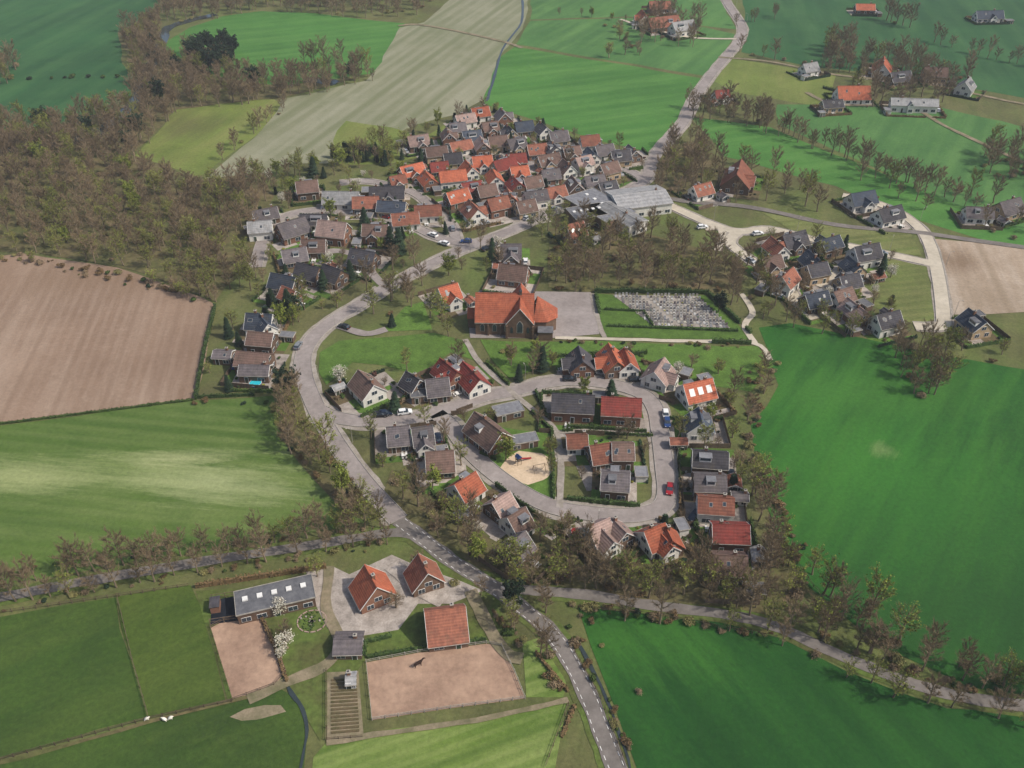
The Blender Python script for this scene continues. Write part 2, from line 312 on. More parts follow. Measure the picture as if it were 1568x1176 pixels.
RD=[ # name, pts, width, mat, sidewalk, kerb
 ('road',[(985,1260),(955,1200),(925,1130),(900,1065),(872,1010),(842,968),(800,932),(740,890),(690,858),(650,828),(610,797)],4.1,'asph',1.2,0),
 ('road',[(610,797),(560,742),(525,695),(500,655),(480,615),(467,580),(465,545),(482,515),(512,490),(548,468),(592,440),(640,415),(690,390),(740,370),(790,350),(832,328),(870,315),(905,302),(950,296),(988,275),(1000,245),(1020,217),(1045,190),(1062,155),(1085,120),(1110,90),(1132,62),(1136,40),(1118,12),(1100,-20),(1080,-60)],5.0,'road',1.3,1),
 ('road',[(-200,945),(0,915),(120,893),(300,862),(500,832),(600,816),(645,822)],3.0,'asph',1.2,0),
 ('road',[(735,893),(790,903),(860,908),(920,915),(1000,928),(1100,940),(1180,957),(1250,988),(1330,1022),(1420,1055),(1500,1073),(1700,1095)],2.9,'asph',1.2,0),
 ('residential_street',[(487,628),(515,640),(560,646),(610,644),(650,637),(700,622),(745,607),(785,600),(830,588),(880,583),(940,590),(985,605),(1004,628),(1011,665),(1018,720),(1021,758),(1008,780),(965,790),(905,787),(850,778),(800,755),(750,720),(712,683),(690,652),(668,634)],4.8,'road',1.4,1),
 ('footpath',[(713,520),(735,556),(785,602),(820,632),(852,662),(858,715),(856,778)],1.8,'walk',0,0),
 ('footpath',[(852,662),(920,660),(992,668)],1.4,'walk',0,0),
 ('footpath',[(850,518),(940,520),(1060,523),(1155,526),(1180,552)],1.7,'newroad',0,0),
 ('footpath',[(907,450),(914,485),(926,518)],1.7,'walk',0,0),
 ('footpath',[(1155,526),(1140,500),(1152,478),(1135,450)],2.0,'newroad',0,0),
 ('residential_street',[(735,372),(700,372),(665,362),(635,348),(600,337),(555,328),(500,322),(450,328),(415,345),(400,375),(392,410)],4.2,'road',1.4,1),
 ('residential_street',[(700,372),(690,345),(668,325),(640,300),(600,285),(560,278),(520,280)],3.8,'road',1.2,1),
 ('residential_street',[(832,328),(800,310),(765,296),(740,270),(735,245),(700,250),(660,240)],3.8,'road',1.2,1),
 ('residential_street',[(735,245),(770,225),(820,255),(870,268),(915,262),(960,262),(985,275)],3.8,'road',1.2,1),
 ('residential_street',[(770,225),(745,200),(780,190),(840,215),(900,240),(945,255)],3.6,'road',1.0,0),
 ('residential_street',[(592,440),(570,420),(560,400),(520,385),(470,392),(430,400)],3.4,'road',1.0,0),
 ('street',[(985,297),(1040,322),(1085,342),(1130,355),(1180,352),(1240,366),(1300,378),(1360,390),(1425,404)],4.6,'newroad',.8,1),
 ('street',[(1130,355),(1118,372),(1145,395),(1185,420),(1210,445),(1222,470),(1245,490)],4.4,'newroad',.8,1),
 ('street',[(1080,352),(1105,352),(1100,385)],3.0,'newroad',0,0),
 ('street',[(1290,300),(1330,308),(1375,325),(1408,350),(1425,378),(1437,425),(1444,480),(1440,500),(1400,500)],4.6,'newroad',.8,1),
 ('country_road',[(1000,300),(1060,310),(1150,318),(1280,345),(1400,356),(1500,370),(1700,398)],3.2,'asph',0,0),
 ('street',[(1255,440),(1290,415),(1335,400)],3.6,'newroad',0,0),
 ('farm_track',[(610,40),(640,38),(700,48),(770,64),(800,74)],2.6,'dirt',0,0),
 ('farm_track',[(1128,60),(1060,58),(1000,45),(950,30)],2.6,'newroad',0,0),
 ('farm_track',[(1100,88),(1180,95),(1280,115),(1420,130),(1568,160),(1700,180)],2.6,'dirt',0,0),
 ('farm_track',[(1235,142),(1280,160),(1390,165),(1450,195),(1568,250)],2.6,'dirt',0,0),
 ('farm_track',[(505,868),(500,930),(520,985),(500,1018),(440,1045),(380,1072)],2.6,'dirt',0,0),
 ('farm_track',[(720,905),(745,955),(775,1000),(800,1010)],3.0,'dirt',0,0),
 ('field_path',[(870,1072),(820,1085),(700,1108),(500,1137)],1.2,'dirt',0,0),
 ('driveway',[(680,922),(640,900),(600,865)],4,'terrace',0,0),
 ('driveway',[(592,505),(560,512),(520,500)],3.0,'road',0,0),
]
for i,(nm,p,w,mt,sw,kb) in enumerate(RD):
    Q=smooth([S(*q) for q in p]); roads.append((Q,w)); addgrid(Q,w,i)
for i,(nm,p,w,mt,sw,kb) in enumerate(RD):
    Q,w=roads[i]
    if sw: ribbon('pavement' if kb else 'road_verge',Q,w+2*sw,M['walk'] if kb else M['verge'],.10+.003*i,0,.6)
    ribbon(nm,Q,w,M[mt],.21+.003*i,0,.45 if not kb else 0.0)
    if kb:
        N=normals(Q); b=MB()
        for sgn in (1,-1):
            o=sgn*(w/2+.09)
            for j in range(len(Q)-1):
                a=(Q[j][0]+N[j][0]*o,Q[j][1]+N[j][1]*o); c=(Q[j+1][0]+N[j+1][0]*o,Q[j+1][1]+N[j+1][1]*o)
                if near(*a,.3,i) or near(*c,.3,i): continue
                L=math.hypot(c[0]-a[0],c[1]-a[1]); b.box(((a[0]+c[0])/2,(a[1]+c[1])/2,.24+.0015*i),(L,.15,.22),M['kerb'],math.atan2(c[1]-a[1],c[0]-a[0]))
        if b.v: b.obj('kerb')
b=MB()
Q=roads[0][0]; N=normals(Q)
for j in range(len(Q)-1):
    L=math.hypot(Q[j+1][0]-Q[j][0],Q[j+1][1]-Q[j][1]); n=max(1,int(L/3.0)); a=math.atan2(Q[j+1][1]-Q[j][1],Q[j+1][0]-Q[j][0])
    for k in range(n):
        t=k/n; x=Q[j][0]+(Q[j+1][0]-Q[j][0])*t;y=Q[j][1]+(Q[j+1][1]-Q[j][1])*t
        for o in (1.45,-1.45): b.box((x+N[j][0]*o,y+N[j][1]*o,.218),(1.0,.12,.008),M['white'],a)
b.obj('road_markings')
# water
ribbon('stream',smooth([S(*q) for q in [(330,22),(290,32),(255,45),(245,75),(225,110),(210,150),(170,190),(130,212),(60,225),(-100,240)]]),7,M['water'],.2,0,1.5)
ribbon('pond',smooth([S(*q) for q in [(470,122),(490,124),(515,128)]]),8,M['water'],.2,0,1.5)
ribbon('ditch',smooth([S(*q) for q in [(800,0),(798,35),(770,75),(755,125),(745,155)]]),1.4,M['water'],.2,0,.5)
ribbon('ditch',smooth([S(*q) for q in [(885,985),(915,1040),(940,1100),(965,1180),(980,1250)]]),.8,M['water'],.2,0,.5)
ribbon('ditch',smooth([S(*q) for q in [(440,1050),(462,1085),(468,1130),(455,1200)]]),.8,M['water'],.2,0,.8)
ribbon('ditch',smooth([S(*q) for q in [(425,1056),(230,1106),(0,1170),(-100,1195)]]),.9,M['litter'],.2,0,.5)
# ---------------------------------------------------------------- buildings
foot=[]
def inhouse(x,y,m=0):
    for (hx,hy,a,l,w) in foot:
        dx,dy=x-hx,y-hy
        if abs(dx)+abs(dy)>l+w+m*2: continue
        u=dx*math.cos(a)+dy*math.sin(a); v=-dx*math.sin(a)+dy*math.cos(a)
        if abs(u)<l/2+m and abs(v)<w/2+m: return True
    return False
def window(g,fr,x,y,z,w,h,ax):
    sx=1 if '+' in ax else -1
    if ax[0]=='x':
        fr.box((x+sx*.02,y,z),(.10,w+.14,h+.14),M['white']); g.box((x+sx*.06,y,z),(.05,w,h),M['glass']); fr.box((x+sx*.09,y,z),(.03,.06,h),M['white'])
    else:
        fr.box((x,y+sx*.02,z),(w+.14,.10,h+.14),M['white']); g.box((x,y+sx*.06,z),(w,.05,h),M['glass']); fr.box((x,y+sx*.09,z),(.06,.03,h),M['white'])
def gable(walls,roof,trim,L,W,hw,hr,wm,rm,hip=0,cx=0,cy=0,rot=0,ov=.4,vw=True):
    co,si=math.cos(rot),math.sin(rot)
    def T(x,y,z): return (cx+x*co-y*si,cy+x*si+y*co,z)
    l,w=L/2,W/2
    if hip<=0:
        walls.prism([T(-l,-w,0),T(-l,w,0),T(-l,w,hw),T(-l,0,hr-.12),T(-l,-w,hw)],tuple(a-b for a,b in zip(T(l,0,0),T(-l,0,0))),wm)
    else:
        walls.prism([T(-l,-w,0),T(l,-w,0),T(l,w,0),T(-l,w,0)],(0,0,hw),wm)
    sl=(hr-hw)/w; e=w+ov; ze=hw-ov*sl; lo=l+ov*.6; t=.2
    for s in (1,-1):
        if hip<=0:
            roof.prism([T(-lo,s*e,ze),T(lo,s*e,ze),T(lo,0,hr),T(-lo,0,hr)],(0,0,t),rm)
            trim.box(T(0,s*(e+.06),ze+.02),(2*lo,.12,.12),M['conc'],rot)
            for q in (-1,1):
                if vw: trim.prism([T(q*(lo+.003),s*e,ze-.05),T(q*(lo+.003),s*.02,hr-.05),T(q*(lo+.003),s*.02,hr+.22),T(q*(lo+.003),s*e,ze+.22)],tuple((a-b) for a,b in zip(T(q*.07,0,0),T(0,0,0))),M['white'])
        else:
            hp=hip
            roof.prism([T(-lo,s*e,ze),T(lo,s*e,ze),T(l-hp,0,hr),T(-l+hp,0,hr)],(0,0,t),rm)
            trim.box(T(0,s*(e+.06),ze+.02),(2*lo,.12,.12),M['conc'],rot)
    if hip>0:
        for q in (-1,1):
            roof.prism([T(q*lo,-e,ze-.003),T(q*lo,e,ze-.003),T(q*(l-hip),0,hr-.003)],(0,0,t),rm)
    roof.box(T(0,0,hr+t+.02),(max(.2,2*lo-(2*hip+.6 if hip>0 else 0)),.28,.14),rm,rot)
    return sl
nh=[0]
def house(x,y,ang,L,W,rc='grey',wc='brick',hw=2.8,pitch=.95,name='brick_house',style='g',dorm=True,lot=True,wing=None,vw=None,solar=False):
    r=random.Random(int(x*13+y*7)); nh[0]+=1
    hr=hw+W/2*pitch
    root=empty(name,(x,y,0),ang); foot.append((x,y,ang,L,W))
    walls,roof,trim,gl=MB(),MB(),MB(),MB()
    wm=M['w_'+wc]; rm=M['r_'+rc]; hip=0
    if style=='h': hip=W*.38
    if style=='flat':
        walls.box((0,0,hw/2),(L,W,hw),wm); roof.box((0,0,hw+.1),(L+.4,W+.4,.2),M['flat'])
        for q in (-1,1):
            trim.box((0,q*(W/2+.2),hw+.16),(L+.5,.1,.34),M['conc']); trim.box((q*(L/2+.2),0,hw+.16),(.1,W+.29,.34),M['conc'])
        if L>10:
            for i in range(5): trim.box((-L*.38+i*L*.19,W*.1,hw+.35),(1.2,1.2,.3),M['white'])
    else:
        if vw is None: vw=r.random()<.6
        sl=gable(walls,roof,trim,L,W,hw,hr,wm,rm,hip,vw=vw)
        for q,ax in ((1,'x+'),(-1,'x-')):
            if hip==0 and hr-hw>2:
                window(gl,trim,q*L/2,0,hw+.9,1.7,1.15,ax)
            for yy in (-W*.24,W*.24): window(gl,trim,q*L/2,yy,1.4,1.5,1.3,ax)
    n=max(2,int(L/3.2))
    for q,ax in ((1,'y+'),(-1,'y-')):
        di=r.randrange(n)
        for i in range(n):
            xx=-L/2+L*(i+.5)/n
            if i==di and q==-1 or (i==n-1-di and q==1):
                trim.box((xx,q*(W/2+.03),1.1),(1.2,.14,2.25),M['white']); 
                d=MB(); d.box((xx,q*(W/2+.07),1.05),(.95,.12,2.1),M['door']); d.obj('door',root)
            else: window(gl,trim,xx,q*W/2,1.35,min(2.0,L/n*.6),1.25,ax)
            if hw>4.6: window(gl,trim,xx,q*W/2,4.1,min(1.8,L/n*.55),1.2,ax)
    if style!='flat':
        if r.random()<.85:
            ch=MB(); cxx=r.choice([-1,1])*L*r.uniform(.1,.36); ch.box((cxx,.3,hr+.3),(.7,.7,1.7),M['w_brick']); ch.box((cxx,.3,hr+1.2),(.85,.85,.12),M['conc']); ch.box((cxx,.3,hr+1.35),(.3,.3,.2),M['r_dark']); ch.obj('chimney',root)
        if dorm and hip==0:
            for q in (1,-1):
                k=r.random()
                if k<.38 and W>6:
                    dw=r.uniform(1.8,min(4.2,L*.45)); dx=r.uniform(-.2,.2)*L; yd=q*W*.27; zd=hr-abs(yd)*sl
                    d=MB(); depth=W*.28
                    d.box((dx,yd-q*depth*.2,zd+.45),(dw,depth,1.5),M['white']); d.box((dx,yd-q*depth*.2,zd+1.26),(dw+.3,depth+.3,.12),M['flat'])
                    d.box((dx,yd-q*depth*.2+q*depth/2,zd+.6),(dw-.4,.1,.8),M['glass']); d.obj('dormer',root)
                elif k<.75:
                    ang2=math.atan(sl)
                    for i in range(r.choice([1,1,2,2,3])):
                        dx=r.uniform(-.38,.38)*L; yd=W*r.uniform(.18,.32); zz=hr-yd*sl+.2
                        hd=.5*math.cos(ang2); hz=.5*math.sin(ang2)
                        def quad(sx,g,h): 
                            return [(dx-sx,q*(yd-hd*g),zz+hz*g+h),(dx+sx,q*(yd-hd*g),zz+hz*g+h),(dx+sx,q*(yd+hd*g),zz-hz*g+h),(dx-sx,q*(yd+hd*g),zz-hz*g+h)]
                        trim.prism(quad(.45,1.12,-.02),(0,0,.07),M['conc']); gl.prism(quad(.37,.95,.02),(0,0,.06),M['glass'])
            if solar:
                for i in range(3):
                    dx=-L*.3+i*L*.3; y0=W*.16; y1=W*.36
                    trim.prism([(dx-.8,-y0,hr-y0*sl+.2),(dx+.8,-y0,hr-y0*sl+.2),(dx+.8,-y1,hr-y1*sl+.2),(dx-.8,-y1,hr-y1*sl+.2)],(0,0,.09),M['white'])
    if wing:
        wx,wl,ww,sd=wing
        w2=MB(); r2=MB(); t2=MB(); wl2=W/2+wl
        hh=min(hr-.4,hw+ww/2*pitch)
        gable(w2,r2,t2,wl2,ww,hw-.004,hh,wm,rm,0,wx,sd*wl2/2,math.pi/2*sd)
        window(gl,trim,wx,sd*wl2,1.4,1.8,1.3,'y+' if sd>0 else 'y-'); window(gl,trim,wx,sd*wl2,hw+.7,1.3,1.0,'y+' if sd>0 else 'y-')
        w2.obj('wing_walls',root); r2.obj('wing_roof',root); t2.obj('wing_trim',root)
    walls.obj('walls',root); roof.obj('roof',root); trim.obj('trim',root); gl.obj('windows',root)
    if lot: lots.append((x,y,ang,L,W))
    return root
lots=[]
def hr_(x1,y1,x2,y2,W,rc='grey',wc='brick',hw=2.8,pitch=.95,ext=.0,**k):
    W=W*.9 if k.get('name') is None else W
    z=hw+W/2*pitch; a=S(x1,y1,z);b=S(x2,y2,z)
    L=math.hypot(b[0]-a[0],b[1]-a[1])+ext; return house((a[0]+b[0])/2,(a[1]+b[1])/2,math.atan2(b[1]-a[1],b[0]-a[0]),max(L,5.5 if k.get('name') is None else L),W,rc,wc,hw,pitch,**k)
# lower village
hr_(549,567,572,590,8.5,'brown','white',3.0); hr_(622,569,642,582,7,'dark','brown')
hr_(652,582,686,578,8,'grey','brown'); hr_(674,549,700,570,8,'red','brick',wing=(1,1.6,4.5,-1)); hr_(709,554,735,581,8,'red','white')
hr_(592,655,626,652,8,'grey','brown'); hr_(632,656,660,652,8,'grey','white',wing=(0,2,4,-1)); hr_(652,693,694,690,8.5,'brown','brown')
hr_(697,743,728,723,8,'orange','white'); hr_(754,770,780,753,8,'pink','brown'); hr_(778,793,804,777,8,'brown','white'); hr_(775,838,804,814,7.5,'grey','brown')
hr_(727,631,768,662,9.5,'brown','brick',3.0,lot=False)
hr_(846,603,910,606,9,'dark','brick',4.0,.75); hr_(922,608,982,611,9,'red','brick',4.0,.75)
hr_(886,530,893,554,8,'dark','brick',wing=(0,2.0,4.2,-1)); hr_(932,526,946,554,8,'orange','brown',wing=(0,2.0,4.2,-1)); hr_(956,533,965,556,6.5,'orange','white')
hr_(1017,548,1002,570,8.5,'pink','white',wing=(0,2,4,1)); hr_(1047,590,1090,580,8.8,'orange','white',solar=True); hr_(1070,624,1076,648,8,'slate','white',3.2)
hr_(1062,690,1115,694,7.6,'dark','brown',4.0,.7); hr_(1064,726,1112,728,7.6,'grey','brown',4.0,.7); hr_(1070,760,1124,764,7.2,'brick','white',4.0,.7)
hr_(1092,803,1147,805,7.6,'red','brick',4.0,.7); hr_(1094,850,1144,852,8,'brown','brick',3.8,.7)
hr_(906,683,932,679,8,'brick','brown',3.0,.9); hr_(938,679,970,679,8,'brown','brown',4.0,.7); hr_(922,722,964,725,8.4,'grey','brown',3.8,.7); hr_(872,667,895,666,6.5,'brick','white',2.6,.7)
hr_(902,808,933,794,8,'pink','white',wing=(0,2.5,5,-1)); hr_(938,795,958,815,7,'pink','brown'); hr_(987,815,1018,802,8,'orange','white',wing=(1,2.5,4.5,-1)); hr_(1018,804,1030,828,7,'orange','brown')
hr_(377,480,416,482,8,'slate','white',3.0); hr_(395,480,410,497,6.5,'slate','white',3.0,lot=False); hr_(380,508,418,511,7.5,'brown','brown',4,.7); hr_(362,538,412,542,8,'brown','brown',4,.7); hr_(367,559,412,560,6,'grey','brown',3,.6)
hr_(332,537,350,538,5,'grey','brown',2.6,.5,lot=False)
hr_(415,418,452,425,8,'slate','brown'); hr_(455,402,488,410,8,'dark','brown'); hr_(495,404,522,414,8,'dark','brown'); hr_(537,380,574,387,8.5,'dark','brown'); hr_(432,438,452,446,6.5,'brick','brick')
hr_(672,442,700,434,8,'orange','white',3.2,wing=(0,2.2,4.5,-1)); hr_(767,374,798,374,8.5,'grey','brown',wing=(0,2.5,5,-1)); hr_(765,404,808,409,8.5,'brown','brick',3.0); hr_(868,345,893,339,8.5,'brick','brick',3.2)
# farm in front
hr_(559,866,577,899,8.4,'orange','brick',2.2,1.15,name='farmhouse',dorm=False,lot=False,vw=True)
hr_(641,849,655,878,7.4,'brick','brown',2.2,1.2,name='barn',dorm=False,lot=False,vw=True)
hr_(655,937,708,930,10.0,'brick','brown',2.4,1.0,name='farmhouse',ext=1,dorm=False,lot=False,vw=True)
a=[S(357,906,3.6),S(470,880,3.6),S(482,912,3.6),S(370,941,3.6)]
cx=sum(p[0] for p in a)/4; cy=sum(p[1] for p in a)/4; an=math.atan2(a[1][1]-a[0][1],a[1][0]-a[0][0])
house(cx,cy,an,math.dist(a[0],a[1])+.5,math.dist(a[1],a[2]),'light','brown',3.2,.1,name='barn',style='flat',dorm=False,lot=False,vw=True)
hr_(512,980,554,979,5.5,'grey','brown',2.2,.4,name='stable',dorm=False,lot=False); hr_(530,1036,544,1035,2.6,'light','white',2.0,.5,name='garden_shed',dorm=False,lot=False)
# upper village, centre given
UP=[(630,256,25,12,9,'orange'),(655,270,120,10,8,'orange'),(608,270,20,8,7,'brick'),(693,268,20,13,8,'orange'),(718,254,115,10,8,'orange'),(738,242,20,10,8,'orange'),(772,250,30,12,8,'red'),(700,296,25,11,8,'orange'),
(722,282,20,10,8,'red'),(757,266,110,10,8,'orange'),(725,318,110,11,9,'brick'),(762,310,20,10,8,'brick'),(735,168,20,10,8,'orange'),(712,178,20,11,8,'pink'),(655,318,10,12,8,'brick'),(790,238,20,10,8,'red'),
(470,284,10,10,9,'brown'),(522,298,-5,17,9,'light'),(560,306,0,12,8,'grey'),(600,312,0,13,8,'slate'),(592,290,5,16,9,'dark'),(820,298,20,11,8,'grey'),(850,288,30,10,8,'grey'),(880,280,110,10,8,'brown'),(910,272,20,10,8,'grey'),
(932,256,30,10,8,'brown'),(840,240,20,12,8,'grey'),(868,252,110,9,8,'brown'),(893,245,30,9,8,'dark'),(808,240,110,9,8,'pink'),(790,215,20,10,8,'grey'),(762,213,20,10,8,'brown'),(738,218,110,10,8,'grey'),(705,218,20,12,8,'grey'),
(722,203,20,10,8,'slate'),(750,190,20,9,8,'brown'),(770,176,110,9,8,'grey'),(802,190,20,10,8,'slate'),(832,194,110,9,8,'dark'),(855,205,20,10,8,'grey'),(878,205,110,9,8,'pink'),(903,212,20,10,8,'grey'),(925,225,20,10,8,'grey'),
(950,235,20,10,8,'dark'),(968,228,110,9,8,'grey'),(693,238,20,9,8,'dark'),(668,230,20,11,8,'brown'),(822,225,20,10,8,'dark'),(848,226,110,9,8,'grey'),(875,230,20,9,8,'brown'),(905,232,110,9,8,'slate'),(815,275,20,9,8,'brown'),
(790,278,110,9,8,'red'),(843,262,20,9,8,'grey'),(405,322,20,11,8,'grey'),(398,345,10,10,8,'light'),(447,346,30,13,10,'grey'),(430,325,110,9,7,'brown'),(510,350,-10,13,10,'dark'),(480,330,-8,12,8,'dark'),(540,345,0,10,8,'dark'),
(640,212,20,11,8,'dark'),(700,190,20,9,8,'grey'),(686,205,110,9,7,'brown'),(780,200,110,8,7,'dark'),(795,258,20,9,8,'orange'),(745,290,20,9,8,'brown'),(780,298,110,9,8,'brick'),(805,312,20,9,8,'grey'),(672,250,20,9,7,'red'),
(500,302,0,8,8,'brown'),(620,330,10,12,8,'brick'),(930,280,20,9,8,'dark'),(450,385,20,10,8,'grey'),(480,372,10,10,8,'brown'),(575,350,0,11,8,'brown'),
(1190,374,110,10,8,'brick'),(1215,362,20,12,9,'dark'),(1270,370,20,10,8,'slate'),(1245,395,110,9,8,'slate'),(1250,410,20,9,8,'dark'),(1325,385,20,12,9,'dark'),(1308,402,110,9,8,'slate'),(1205,425,60,10,8,'brick'),(1250,452,20,10,8,'slate'),
(1300,425,20,9,8,'dark'),(1330,430,110,9,8,'slate'),(1290,447,20,9,8,'brown'),(1312,470,110,11,8,'pink'),(1358,487,20,10,8,'dark'),(1180,400,20,9,8,'brown'),(1230,425,110,8,7,'red'),
(1320,300,20,13,9,'slate'),(1345,310,110,12,9,'slate'),(1362,322,20,13,9,'dark'),(1495,488,110,10,9,'slate'),(1545,312,20,13,10,'grey'),(1130,268,70,19,14,'brick'),(1075,285,20,10,8,'brick'),
(1015,32,20,24,13,'brick'),(1045,40,20,18,10,'light'),(985,25,100,14,9,'orange'),(1010,6,0,16,10,'brick'),(1352,100,70,17,12,'orange'),(1378,114,20,14,9,'dark'),(1306,140,0,19,12,'orange'),(1432,110,0,14,9,'brown'),(1480,128,60,12,10,'light'),(1105,140,20,9,8,'red'),(1400,155,-5,26,6,'light'),(1515,20,0,20,9,'slate'),
(1240,100,20,11,8,'light'),(1500,320,0,12,8,'grey'),(1325,8,0,14,8,'orange'),(1275,155,10,12,7,'dark')]
WC={'orange':['white','brick','brown'],'light':['white']}
for (x,y,a,L,W,rc) in UP:
    L*=.86; W*=.82; p=S(x,y,5)
    if any(math.hypot(p[0]-f[0],p[1]-f[1])<(L+f[3])*.42 for f in foot): continue
    r=random.Random(x*y); a2=a+r.uniform(-8,8)
    if x<1000 and rc in('grey','dark') and r.random()<.4: rc=r.choice(['brown','brown','brick','pink'])
    wg=None
    if r.random()<.4: wg=(r.uniform(-.15,.15)*L,r.uniform(1.2,2.2),W*.55,r.choice([-1,-1,1]))
    house(p[0],p[1],math.radians(a2),L,W,rc,r.choice(WC.get(rc,['brick','brown','white','white','yellow'])),r.choice([2.7,2.9,3.1,3.8]),r.choice([.85,.95,1.0]),wing=wg)
for (x,y,a,L,W,nm,st,rc) in [(918,312,-55,26,15,'sports_hall','flat','grey'),(978,300,15,22,17,'sports_hall','g','light'),(952,326,-55,20,9,'community_hall','g','light'),(900,322,20,14,10,'community_hall','flat','grey'),
     (778,626,20,8,4.5,'garage','flat','grey'),(800,672,15,8,3.5,'garage','flat','grey'),(645,602,10,6,3.5,'garage','flat','grey')]:
    p=S(x,y,5 if 'hall' in nm else 2.5); house(p[0],p[1],math.radians(a),L,W,rc,'white' if st=='g' else 'brown',4.5 if 'hall' in nm else 2.5,.22,name=nm,style=st,dorm=False,lot=False,vw=True)
# church
z=11.8; A=S(729,449,z);B=S(846,451,z); cL=math.hypot(B[0]-A[0],B[1]-A[1]); cx,cy=(A[0]+B[0])/2,(A[1]+B[1])/2; ca=math.atan2(B[1]-A[1],B[0]-A[0])
church=empty('church',(cx,cy,0),ca); foot.append((cx,cy,ca,cL+4,18))
w,rf,tr,gl=MB(),MB(),MB(),MB(); CB=M['w_brown']; CR=M['r_orange']
gable(w,rf,tr,cL-6,12.6,5.2,z,CB,CR,0,-3,0,0,.4,False)
def arch(g,x,y,zb,wd,h,ax,mat,off):
    pts=[(-wd/2,zb),(wd/2,zb),(wd/2,zb+h*.68),(wd*.28,zb+h*.88),(0,zb+h),(-wd*.28,zb+h*.88),(-wd/2,zb+h*.68)]
    if ax=='y-': g.prism([(x+u,y-off,v) for u,v in pts],(0,off+.1,0),mat)
    elif ax=='y+': g.prism([(x+u,y+off,v) for u,v in pts],(0,-off-.1,0),mat)
for i in range(4):
    xx=-cL/2+2.2+i*3.9
    for ax,sg in (('y-',-1),('y+',1)):
        arch(tr,xx,sg*6.3,1.5,1.5,2.9,ax,M['conc'],.06); arch(gl,xx,sg*6.3,1.6,1.2,2.6,ax,M['glass'],.10)
        w.box((xx+1.95,sg*6.6,2.1),(.55,.6,4.2),CB)
tx=cL*.5-10.2
for sg in (-1,1):
    gable(w,rf,tr,7.8,8.4,5.6,11.0,CB,CR,0,tx,sg*3.9,math.pi/2,.3,True)
    arch(tr,tx,sg*7.8,2.0,2.1,4.6,'y-' if sg<0 else 'y+',M['conc'],.06); arch(gl,tx,sg*7.8,2.15,1.7,4.2,'y-' if sg<0 else 'y+',M['glass'],.1)
    for o in (-2.6,2.6): arch(gl,tx+o,sg*7.8,2.0,.8,2.3,'y-' if sg<0 else 'y+',M['glass'],.1)
    for o in (-4.2,4.2): w.box((tx+o,sg*8.0,2.4),(.7,.8,4.8),CB)
ax0=cL/2-6
pts=[(ax0,-5.6),(ax0+4.2,-5.4),(ax0+7.4,-2.6),(ax0+7.4,2.6),(ax0+4.2,5.4),(ax0,5.6)]
w.prism([(x,y,0) for x,y in pts],(0,0,4.9),CB)
ap=(ax0+1.2,0,11.0)
for i in range(5):
    p,q=pts[i],pts[i+1]; e=1.06
    rf.prism([(ax0+(p[0]-ax0)*e,p[1]*e,4.8),(ax0+(q[0]-ax0)*e,q[1]*e,4.8),ap],(0,0,.18),CR)
w.box((cL/2-2,-7.2,1.5),(4.6,3.4,3.0),CB); rf.box((cL/2-2,-7.2,3.1),(5.0,3.8,.2),M['flat'])
w.box((-cL/2-1.2,0,2),(3,5,4),CB); rf.prism([(-cL/2-2.9,-2.9,3.9),(-cL/2-2.9,2.9,3.9),(-cL/2-2.9,0,6.4)],(3.2,0,0),CR)
tu=MB(); tu.box((tx,0,z+.3),(.9,.9,1.4),M['w_brown'])
for i in range(4):
    a=math.pi/2*i+math.pi/4; c=math.pi/2*(i+1)+math.pi/4
    tu.face([(tx+.75*math.cos(a),.75*math.sin(a),z+1.0),(tx+.75*math.cos(c),.75*math.sin(c),z+1.0),(tx,0,z+2.4)],M['r_dark'])
tu.limb((tx,0,z+2.3),(tx,0,z+3.4),.05,.03,M['conc']); tu.obj('bell_turret',church)
w.obj('walls',church); rf.obj('roof',church); tr.obj('window_surrounds',church); gl.obj('windows',church)
